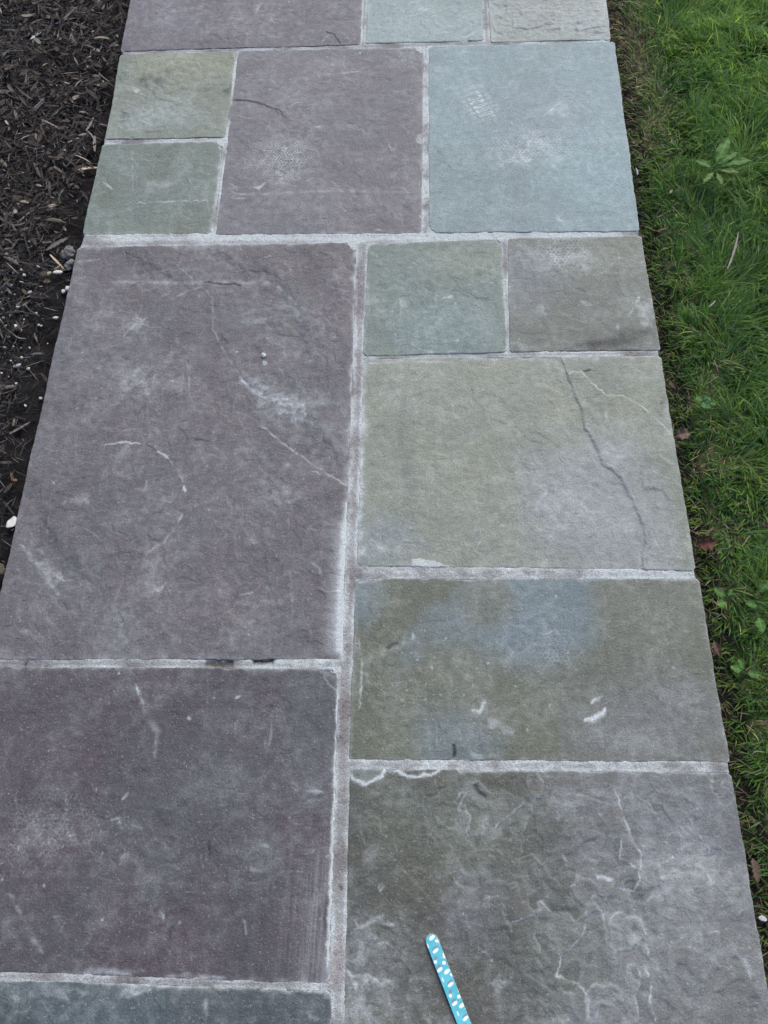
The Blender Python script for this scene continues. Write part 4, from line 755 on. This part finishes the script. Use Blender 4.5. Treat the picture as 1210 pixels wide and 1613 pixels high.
# perlite-like crumbs strewn over the mulch
CR = [(8, 442), (16, 449), (9, 456), (27, 484), (31, 480), (17, 497), (2, 477), (25, 490), (34, 520), (22, 536), (18, 543), (2, 588), (26, 605), (33, 561), (16, 567), (12, 402), (44, 545), (55, 492), (33, 425), (47, 461), (10, 513),
      (6, 501), (52, 470), (40, 435), (64, 512), (58, 509), (37, 86), (97, 260), (22, 340), (17, 357), (65, 215), (78, 271), (107, 206), (17, 300), (50, 120), (88, 105), (33, 60), (119, 12), (41, 166), (36, 190), (8, 340), (80, 345), (30, 322), (70, 300), (58, 330), (26, 410), (60, 420), (4, 430),
      (19, 665), (64, 627), (40, 640), (3, 460), (11, 468), (21, 462), (38, 502), (14, 530), (6, 545), (30, 545), (29, 575), (45, 580), (12, 592), (70, 535), (24, 430)]
for i, (a, b) in enumerate(CR):
    s = random.choice((.0016, .002, .0024, .003, .0036)) if b > 390 else random.choice((.0012, .0015, .002))
    lump('white_pebble', (a+random.uniform(-1, 1), b), (s*random.uniform(.9, 1.4), s, s), 'tiny white crumb scattered over the dark mulch left of the path', 'pebble', 'tiny white crumbs in the mulch', PM[i % 6], dz=.5)
for px, r, lab in (((25, 515), (.0065, .0055, .005), 'round white pebble in the mulch, biggest of the cluster beside the large purple stone'), ((16, 449), (.006, .0045, .0045), 'oval white pebble at the left end of the pebble cluster in the mulch'),
                   ((28, 577), (.009, .004, .004), 'long white pebble lying flat in dark soil below the pebble cluster'), ((1044, 563), (.004, .008, .004), 'white pebble in the soil gap at the corner of the yellow-grey flagstone'),
                   ((107, 454), (.006, .006, .005), 'white pebble pair member touching the edge of the largest purple flagstone'), ((99, 457), (.0045, .006, .004), 'smaller white pebble just left of the pebble at the purple stone edge'), ((88, 501), (.006, .0035, .0035), 'thin white pebble alone on black soil near the path edge')):
    lump('white_pebble', px, r, lab, 'pebble', 'white pebbles in the bed', PM[int(px[0]) % 6], rot=.3, dz=1.0)
LM = [lump_mesh('mortar_lump', 740+i, (.30, .285, .265), MAT_MORTAR, 4, .42, .7, .4) for i in range(2)]
lump('mortar_lump', (107, 399), (.015, .013, .011), 'grey broken mortar lump in the mulch at the path edge, upper of two', 'rubble', 'mortar lumps at the path edge', LM[0], rot=.5)
lump('mortar_lump', (110, 416), (.012, .010, .009), 'grey broken mortar lump against the purple flagstone edge, lower of two', 'rubble', 'mortar lumps at the path edge', LM[1], rot=1.2)
o = lump('mortar_crumb', (418, 568), (.0045, .0055, .003), 'white mortar crumb lying on the largest purple flagstone', 'rubble', None, PM[2], z=-.001, rot=.4)

# flat slivers and chips ---------------------------------------------
def sliver(name, a, b, w, h, col, label, cat, group=None, bow=.1, z=None, mat=None, seed=1, taper=(.2, .75, 1, .85, .9, .12), lift=.004, tilt=0.0):
    """a weathered splinter lying from photo point a to photo point b"""
    P = gp(np.array([a[0], b[0]]), np.array([a[1], b[1]]), -0.012 if z is None else z); A_, B_ = P
    c = (A_+B_)/2; L = np.linalg.norm((B_-A_)[:2]); az = math.atan2(B_[1]-A_[1], B_[0]-A_[0])
    n = 15; sec = 8; V = []; C = []
    for i in range(n):
        t = i/(n-1); wv = np.interp(t, np.linspace(0, 1, len(taper)), taper)*w/2*(1+.28*math.sin(seed*3+i*2.3)); hv = h/2*(.5+.5*np.interp(t, np.linspace(0, 1, len(taper)), taper))
        off = bow*L*(4*t*(1-t)-.5)*.5
        for k in range(sec):
            an = 2*math.pi*k/sec
            V.append(((t-.5)*L, off+wv*math.cos(an), hv*math.sin(an)*(1.0 if abs(math.sin(an)) < .9 else .8)+.1*h*math.sin(t*5+seed)))
            C.append(np.array(col)*(.45+.75*((k*k*5+seed*3) % 7)/7)*(.8+.3*((i*7+k*3+seed) % 5)/5))
    F = [[i*sec+k, i*sec+(k+1) % sec, (i+1)*sec+(k+1) % sec, (i+1)*sec+k] for i in range(n-1) for k in range(sec)]
    V += [V[0], V[-1]]; C += [C[0], C[-1]]
    T = [[len(V)-2, (k+1) % sec, k] for k in range(sec)]+[[len(V)-1, (n-1)*sec+k, (n-1)*sec+(k+1) % sec] for k in range(sec)]
    me = new_mesh(name, np.array(V), [np.array(F), np.array(T)], np.array(C), True, mat or MAT_DRY)
    o = link(name, me)
    zz = (float(ground_z(np.array([c[0]]), np.array([c[1]]))[0])+.012 if z is None else z)+lift
    o.location = (c[0], c[1], zz); o.rotation_euler = (tilt, random.uniform(-.08, .08), az)
    return tag(o, label, cat, group)
PALE = (.60, .60, .60); TAN = (.20, .165, .115); GREY = (.13, .125, .115)
sliver('wood_splinter', (88, 40), (107, 33), .008, .003, PALE, 'pale white wood splinter on the mulch, upper of the two near the top corner', 'splinter', 'pale splinters on the mulch')
sliver('wood_splinter', (50, 67), (67, 56), .008, .003, PALE, 'pale white wood splinter on the mulch, lower of the two near the top corner', 'splinter', 'pale splinters on the mulch')
sliver('wood_chip', (57, 66), (66, 75), .012, .004, (.24, .22, .16), 'short rounded tan wood chip under the lower white splinter', 'wood chip')
sliver('wood_chip', (72, 395), (106, 375), .013, .006, (.19, .175, .145), 'thick grey-tan wood chip pointing at the mortar lump beside the path', 'wood chip', seed=3)
sliver('wood_chip', (74, 349), (102, 352), .010, .005, (.16, .13, .085), 'brown wood chip lying in mulch above the thick grey-tan chip', 'wood chip', seed=5)
sliver('wood_chip', (10, 410), (33, 422), .011, .004, GREY, 'flat grey wood chip at the left border above the white pebbles', 'wood chip', seed=6)
sliver('wood_chip', (86, 434), (101, 432), .011, .005, (.50, .48, .43), 'pale cream wood chip beside the largest purple flagstone edge', 'wood chip', seed=7)
sliver('wood_chip', (74, 434), (82, 430), .009, .004, (.36, .33, .23), 'small yellowish wood chip left of the pale cream one', 'wood chip', seed=8)
sliver('wood_chip', (86, 427), (98, 420), .007, .004, (.20, .17, .11), 'slim tan wood chip between the mortar lumps and the cream chip', 'wood chip', seed=9)
sliver('wood_chip', (50, 560), (71, 560), .006, .004, (.17, .165, .16), 'slim grey wood chip on black soil beside the purple flagstone', 'wood chip', seed=10)
sliver('wood_chip', (6, 616), (28, 612), .010, .004, (.14, .13, .11), 'dull tan wood chip at the left border on black soil', 'wood chip', seed=11)
sliver('wood_chip', (56, 180), (72, 163), .012, .004, (.105, .10, .095), 'broad grey wood chip in the middle of the upper mulch', 'wood chip', seed=12)
sliver('wood_chip', (139, 209), (152, 226), .004, .003, (.34, .32, .28), 'thin pale straw in the mulch beside the small grey-green flagstone', 'straw', seed=13)
sliver('wood_chip', (126, 219), (138, 215), .009, .004, (.20, .18, .15), 'small light brown wood chip left of the thin pale straw', 'wood chip', seed=14)
sliver('wood_chip', (1, 254), (14, 268), .010, .004, (.20, .17, .13), 'light brown wood chip at the left border midway down the upper mulch', 'wood chip', seed=15)
sliver('wood_chip', (45, 120), (38, 145), .006, .004, (.11, .10, .09), 'narrow grey wood chip upright in the view below the white splinters', 'wood chip', seed=16)
sliver('wood_chip', (92, 318), (100, 298), .005, .003, (.15, .14, .12), 'narrow curved wood chip below the broad upper chips', 'wood chip', seed=17)
sliver('wood_chip', (-4, 888), (5, 905), .018, .004, (.10, .085, .065), 'brown curled wood chip at the left border beside the lowest mulch', 'wood chip', seed=18)
lump('mortar_flake', (18, 822), (.0085, .015, .004), 'white angular mortar flake in the mulch beside the largest purple flagstone', 'rubble', None, PM[3], rot=-.25, dz=1.5)
sliver('bark_crumb', (20, 757), (27, 756), .007, .005, (.26, .12, .06), 'small orange-brown bark crumb on black soil above the white mortar flake', 'bark')
# right-hand debris
sliver('dry_stalk', (1161, 372), (1142, 434), .005, .003, (.30, .26, .23), 'long dry tan stalk lying on the lawn grass', 'stalk', z=.022, lift=.012, bow=.06)
sliver('dry_straw', (1125, 478), (1113, 490), .003, .002, (.36, .33, .26), 'short pale straw in the lawn below the long dry stalk', 'straw', z=.015, lift=.01)
sliver('mortar_flake', (1189, 1444), (1203, 1448), .008, .004, (.6, .6, .62), 'white mortar flake in the soil gap beside the darkest flagstone at lower right', 'rubble', z=-.02, lift=.012)
sliver('bark_chip', (1181, 1352), (1189, 1390), .014, .004, (.14, .10, .075), 'long brown bark chip on edge in the soil gap at lower right', 'bark', z=-.028, lift=.012)
sliver('mortar_flake', (1001, 268), (1003, 280), .005, .004, (.36, .35, .38), 'crumbly grey mortar flake clinging to the light blue flagstone edge by the lawn', 'rubble', z=-.012, lift=.006, seed=4)
sliver('mortar_flake', (987, 160), (996, 170), .006, .004, (.13, .11, .10), 'small brownish flake in the gap beside the light blue flagstone', 'rubble', z=-.02, lift=.008, seed=6)
sliver('grass_seed', (1052, 312), (1056, 306), .006, .004, (.36, .25, .13), 'small tan seed husk on the lawn near the broad-leaved weed', 'seed', z=.006, lift=.012)

# ------------------------------------------------------------------ leaves
def leaf_mesh(L, Wd, seed, col, lobes=0.0, nl=4, curl=.3, fold=.25, stalk=.12, col2=None, tip=.9):
    nu, nv = 9, 25; t = np.linspace(0, 1, nv); s = np.linspace(-1, 1, nu)
    prof = np.where(t < stalk, .10, np.sin(np.pi*np.clip((t-stalk)/(1-stalk), 0, 1)**tip)**.75+.04)
    prof = prof*(1-lobes*np.abs(np.sin(np.pi*nl*t)))
    T, S = np.meshgrid(t, s, indexing='ij')
    X = T*L; Y = S*prof[:, None]*Wd/2
    Z = -curl*L*T**2*.6+fold*np.abs(Y)+.06*Wd*np.sin(T*14+S*2+seed)*(np.abs(S))+.3*curl*L*T
    V = np.stack([X, Y, Z], -1).reshape(-1, 3)
    c = np.array(col)[None, None]*(1+.18*np.sin(T*31+seed))[..., None]*(1-.25*np.abs(S))[..., None]
    mid = np.exp(-(S/.12)**2)[..., None]; c = c*(1-.45*mid)+np.array(col2 if col2 else (np.array(col)*1.9)).reshape(1, 1, 3)*.45*mid
    F = grid_faces(nu, nv)
    return V, F, c.reshape(-1, 3)
def plant(name, px, z, leaves, label, cat, group=None):
    p = gp(*px, z); root = empty(name, (p[0], p[1], z-.02), label, cat, group)
    for i, lf in enumerate(leaves):
        off = lf.get('at', (0, 0)); q = gp(px[0]+off[0], px[1]+off[1], z)
        V, F, C = leaf_mesh(lf['L'], lf['W'], i*1.7+lf.get('s', 0), lf.get('c', (.085, .16, .045)), lf.get('lobes', 0), lf.get('nl', 4), lf.get('curl', .3), lf.get('fold', .2), lf.get('stalk', .12), tip=lf.get('tip', .9))
        o = link('leaf', new_mesh('leaf', V, [F], C, True, MAT_LEAF), root)
        o.location = (q[0]-p[0], q[1]-p[1], lf.get('z', .02)); o.rotation_euler = (lf.get('roll', 0), -lf.get('el', .35), math.radians(lf['az']))
    V, F, C = leaf_mesh(.03, .006, 0, (.09, .13, .05), curl=0)
    o = link('stem', new_mesh('stem', V, [F], C, True, MAT_LEAF), root); o.rotation_euler = (0, -1.4, 0)
    return root
G = (.085, .185, .04); G2_ = (.07, .16, .035); G3_ = (.10, .17, .04)
plant('broadleaf_weed', (1126, 262), .052, [dict(L=.075, W=.026, az=62, lobes=.18, nl=6, c=G, el=.3), dict(L=.055, W=.020, az=28, lobes=.15, nl=5, c=G, el=.35), dict(L=.075, W=.026, az=2, lobes=.25, nl=5, c=G2_, el=.25), dict(L=.045, W=.016, az=-25, c=G3_, at=(4, 7), lobes=.3, nl=5), dict(L=.04, W=.014, az=-80, c=G3_, at=(2, 9), lobes=.4, nl=5, el=.1), dict(L=.045, W=.016, az=-130, c=G3_, at=(-1, 8), lobes=.4, nl=5, el=.1), dict(L=.04, W=.014, az=-40, c=G3_, at=(8, 9), lobes=.4, nl=5, el=.1), dict(L=.04, W=.016, az=150, c=G2_, at=(-3, 3), el=.15)],
      'largest broad-leaved weed with upright toothed leaves in the upper lawn', 'weed', 'weeds in the lawn')
plant('broadleaf_weed', (1146, 942), .012, [dict(L=0.0281, W=0.0144, az=150, c=(.075, .16, .04), stalk=.2, fold=.1), dict(L=0.0234, W=0.0130, az=-160, c=G, stalk=.2, fold=.1, at=(0, 6)), dict(L=0.0172, W=0.0086, az=60, c=G2_, stalk=.2)],
      'small round-leaved weed near the gap beside the wide olive flagstone', 'weed', 'weeds in the lawn')
plant('broadleaf_weed', (1192, 965), .02, [dict(L=0.0351, W=0.0158, az=-85, c=G, stalk=.25, fold=.1, el=.1), dict(L=0.0312, W=0.0158, az=40, c=(.075, .15, .04), at=(0, -30), stalk=.2), dict(L=0.0234, W=0.0130, az=170, c=G2_, at=(2, -10))],
      'weed with one long spoon-shaped leaf at the right border of the lawn', 'weed', 'weeds in the lawn')
plant('broadleaf_weed', (1172, 1058), .012, [dict(L=0.0250, W=0.0130, az=165, c=G, stalk=.2, fold=.1), dict(L=0.0218, W=0.0101, az=110, c=G, stalk=.2), dict(L=0.0234, W=0.0130, az=-20, c=G2_, stalk=.2)],
      'low weed with folded leaves in the lawn below the spoon-leaved weed', 'weed', 'weeds in the lawn')
plant('clover', (1108, 632), .02, [dict(L=.016, W=.013, az=a, c=(.07, .16, .05), stalk=.05, fold=.05, curl=.1, el=.1, tip=1.3) for a in (30, 150, 270)]+[dict(L=.013, W=.011, az=a, c=(.06, .14, .05), stalk=.05, fold=.05, curl=.1, el=.1, at=(9, 4), tip=1.3) for a in (0, 120, 240)],
      'small green clover growing beside the yellow-grey flagstone', 'clover')
def dead_leaf(px, L, Wd, az, col, label, z=-.022, roll=.3):
    p = gp(*px, z); V, F, C = leaf_mesh(L, Wd, px[0], col, .3, 3, .5, .5, .06)
    o = link('dead_leaf', new_mesh('dead_leaf', V, [F], C, True, MAT_DRY)); o.location = (p[0], p[1], z+.012); o.rotation_euler = (roll, -.2, math.radians(az))
    return tag(o, label, 'dead leaf', 'dead leaves in the soil gap')
dead_leaf((1060, 692), .030, .024, 10, (.15, .095, .075), 'pinkish brown dead leaf beside the middle of the yellow-grey flagstone')
dead_leaf((1094, 862), .034, .028, 5, (.12, .05, .035), 'rust-red dead leaf at the lower corner of the yellow-grey flagstone', roll=.5)
dead_leaf((1052, 605), .022, .014, -70, (.08, .045, .035), 'small dark brown dead leaf beside the top of the yellow-grey flagstone', z=-.03)
dead_leaf((1120, 1012), .028, .014, -80, (.09, .06, .045), 'narrow brown dead leaf beside the wide olive flagstone', z=-.03)

# ------------------------------------------------------------------ nail file
def nail_file():
    p0 = gp(676, 1472, .004); p1 = gp(738, 1632, .004)          # rounded tip and a point further along its axis
    ax = math.atan2(p1[1]-p0[1], p1[0]-p0[0]); Wd = .0182; L = .178
    root = empty('nail_file', (p0[0]+Wd*.12*math.cos(ax), p0[1], .0012), 'turquoise nail file with white and grey pebble spots lying on the darkest flagstone', 'nail file', None, ax)
    def outline(n=24, ins=0.0):
        r = Wd/2-ins; a = np.linspace(math.pi/2, 3*math.pi/2, n)
        pts = [(Wd/2+r*math.cos(t), r*math.sin(t)) for t in a]
        b = np.linspace(-math.pi/2, math.pi/2, n)
        return pts+[(L-Wd/2+r*math.cos(t), r*math.sin(t)) for t in b]
    def slab(name, z0, z1, col, ins, mat):
        o = np.array(outline(ins=ins)); n = len(o)
        V = np.vstack([np.c_[o, np.full(n, z0)], np.c_[o, np.full(n, z1)], [[L/2, 0, z0], [L/2, 0, z1]]])
        a = np.arange(n); b = (a+1) % n
        me = new_mesh(name, V, [np.stack([a, b, b+n, a+n], 1), np.concatenate([np.stack([b, a, np.full(n, 2*n)], 1), np.stack([a+n, b+n, np.full(n, 2*n+1)], 1)])], np.tile(col, (2*n+2, 1)), False, mat)
        return link(name, me, root)
    teal = np.array([.075, .40, .47])
    slab('core', .0004, .0034, (.55, .56, .54), 0.0, MAT_FOAM)
    slab('lower_grit_sheet', .0000, .0004, teal, .0002, MAT_FILE)
    # top sheet as a fine grid so the printed spots have clean edges
    nx, ny = 640, 66; u = np.linspace(0, L, nx); v = np.linspace(-1, 1, ny)
    hw = np.where(u < Wd/2, np.sqrt(np.clip((Wd/2)**2-(u-Wd/2)**2, 0, 1)), np.where(u > L-Wd/2, np.sqrt(np.clip((Wd/2)**2-(u-L+Wd/2)**2, 0, 1)), Wd/2))-.00012
    X, V_ = np.meshgrid(u, v, indexing='ij'); Y = V_*np.clip(hw, 0, 1)[:, None]
    c = np.ones(X.shape+(3,))*teal
    c = c*(1-.35*sst(-.2, .5, fbm(X, Y, 60, 800, 2)))[..., None]+np.array([.16, .47, .58])*(.35*sst(-.2, .5, fbm(X, Y, 60, 800, 2)))[..., None]
    # spots read from the photo (zoom 6.05 around (600,1430)); one repeat, then continued along the file
    spots = [((487, 285), 34, 20, 40, 'w'), ((535, 315), 16, 22, 80, 'w'), ((515, 385), 34, 14, 40, 'g'), ((522, 408), 34, 18, 40, 'w'), ((518, 478), 22, 20, 30, 'g'), ((520, 515), 17, 17, 60, 'w'), ((552, 562), 28, 20, 35, 'g'), ((562, 588), 32, 18, 40, 'w'), ((603, 452), 16, 32, 5, 'w'), ((592, 440), 10, 28, -25, 'g'), ((601, 523), 19, 20, 0, 'w'), ((625, 520), 8, 20, 0, 'g'), ((448, 362), 8, 26, 25, 'w')]
    rep = (143, 322); fw = np.array([rep[0], rep[1]])
    ca, sa = math.cos(-ax), math.sin(-ax)
    for k in range(-1, 4):
        for (cx, cy), ra, rb, an, kind in sorted(spots, key=lambda s: s[4] == 'w'):
            px = 600+(cx+fw[0]*k)/6.05; py = 1430+(cy+fw[1]*k)/6.05
            if py > 2100: continue
            q = gp(np.array([px, px+ra/6.05*math.cos(math.radians(an)), px+rb/6.05*math.sin(math.radians(an))]), np.array([py, py-ra/6.05*math.sin(math.radians(an)), py+rb/6.05*math.cos(math.radians(an))]), .004)
            d = q-np.array(root.location[:])[None]; lx = d[:, 0]*ca-d[:, 1]*sa; ly = d[:, 0]*sa+d[:, 1]*ca
            e1 = np.array([lx[1]-lx[0], ly[1]-ly[0]]); e2 = np.array([lx[2]-lx[0], ly[2]-ly[0]])
            l1, l2 = np.linalg.norm(e1)+1e-9, np.linalg.norm(e2)+1e-9; e1 /= l1
            xx, yy = X-lx[0], Y-ly[0]; a_ = (xx*e1[0]+yy*e1[1])/l1; b_ = (-xx*e1[1]+yy*e1[0])/l2
            w = sst(1.12, .95, (np.abs(a_*1.1)**2.4+np.abs(b_*1.12)**2.4)**(1/2.4))[..., None]
            c = c*(1-w)+np.array([.66, .70, .68] if kind == 'w' else [.16, .23, .28])*w
    wear = sst(.25, .6, fbm(X, Y, 160, 810, 4))*(.25+.75*np.abs(V_)**6); c = c*(1-.5*wear[..., None])+np.array([.5, .55, .55])*.5*wear[..., None]
    c = c*(1+.10*fbm(X, Y, 40, 812, 3))[..., None]
    me = new_mesh('printed_grit_sheet', np.stack([X, Y, np.full(X.shape, .0038)], -1).reshape(-1, 3), [grid_faces(ny, nx)[:, ::-1]], c.reshape(-1, 3), False, MAT_FILE)
    link('printed_grit_sheet', me, root)
nail_file()
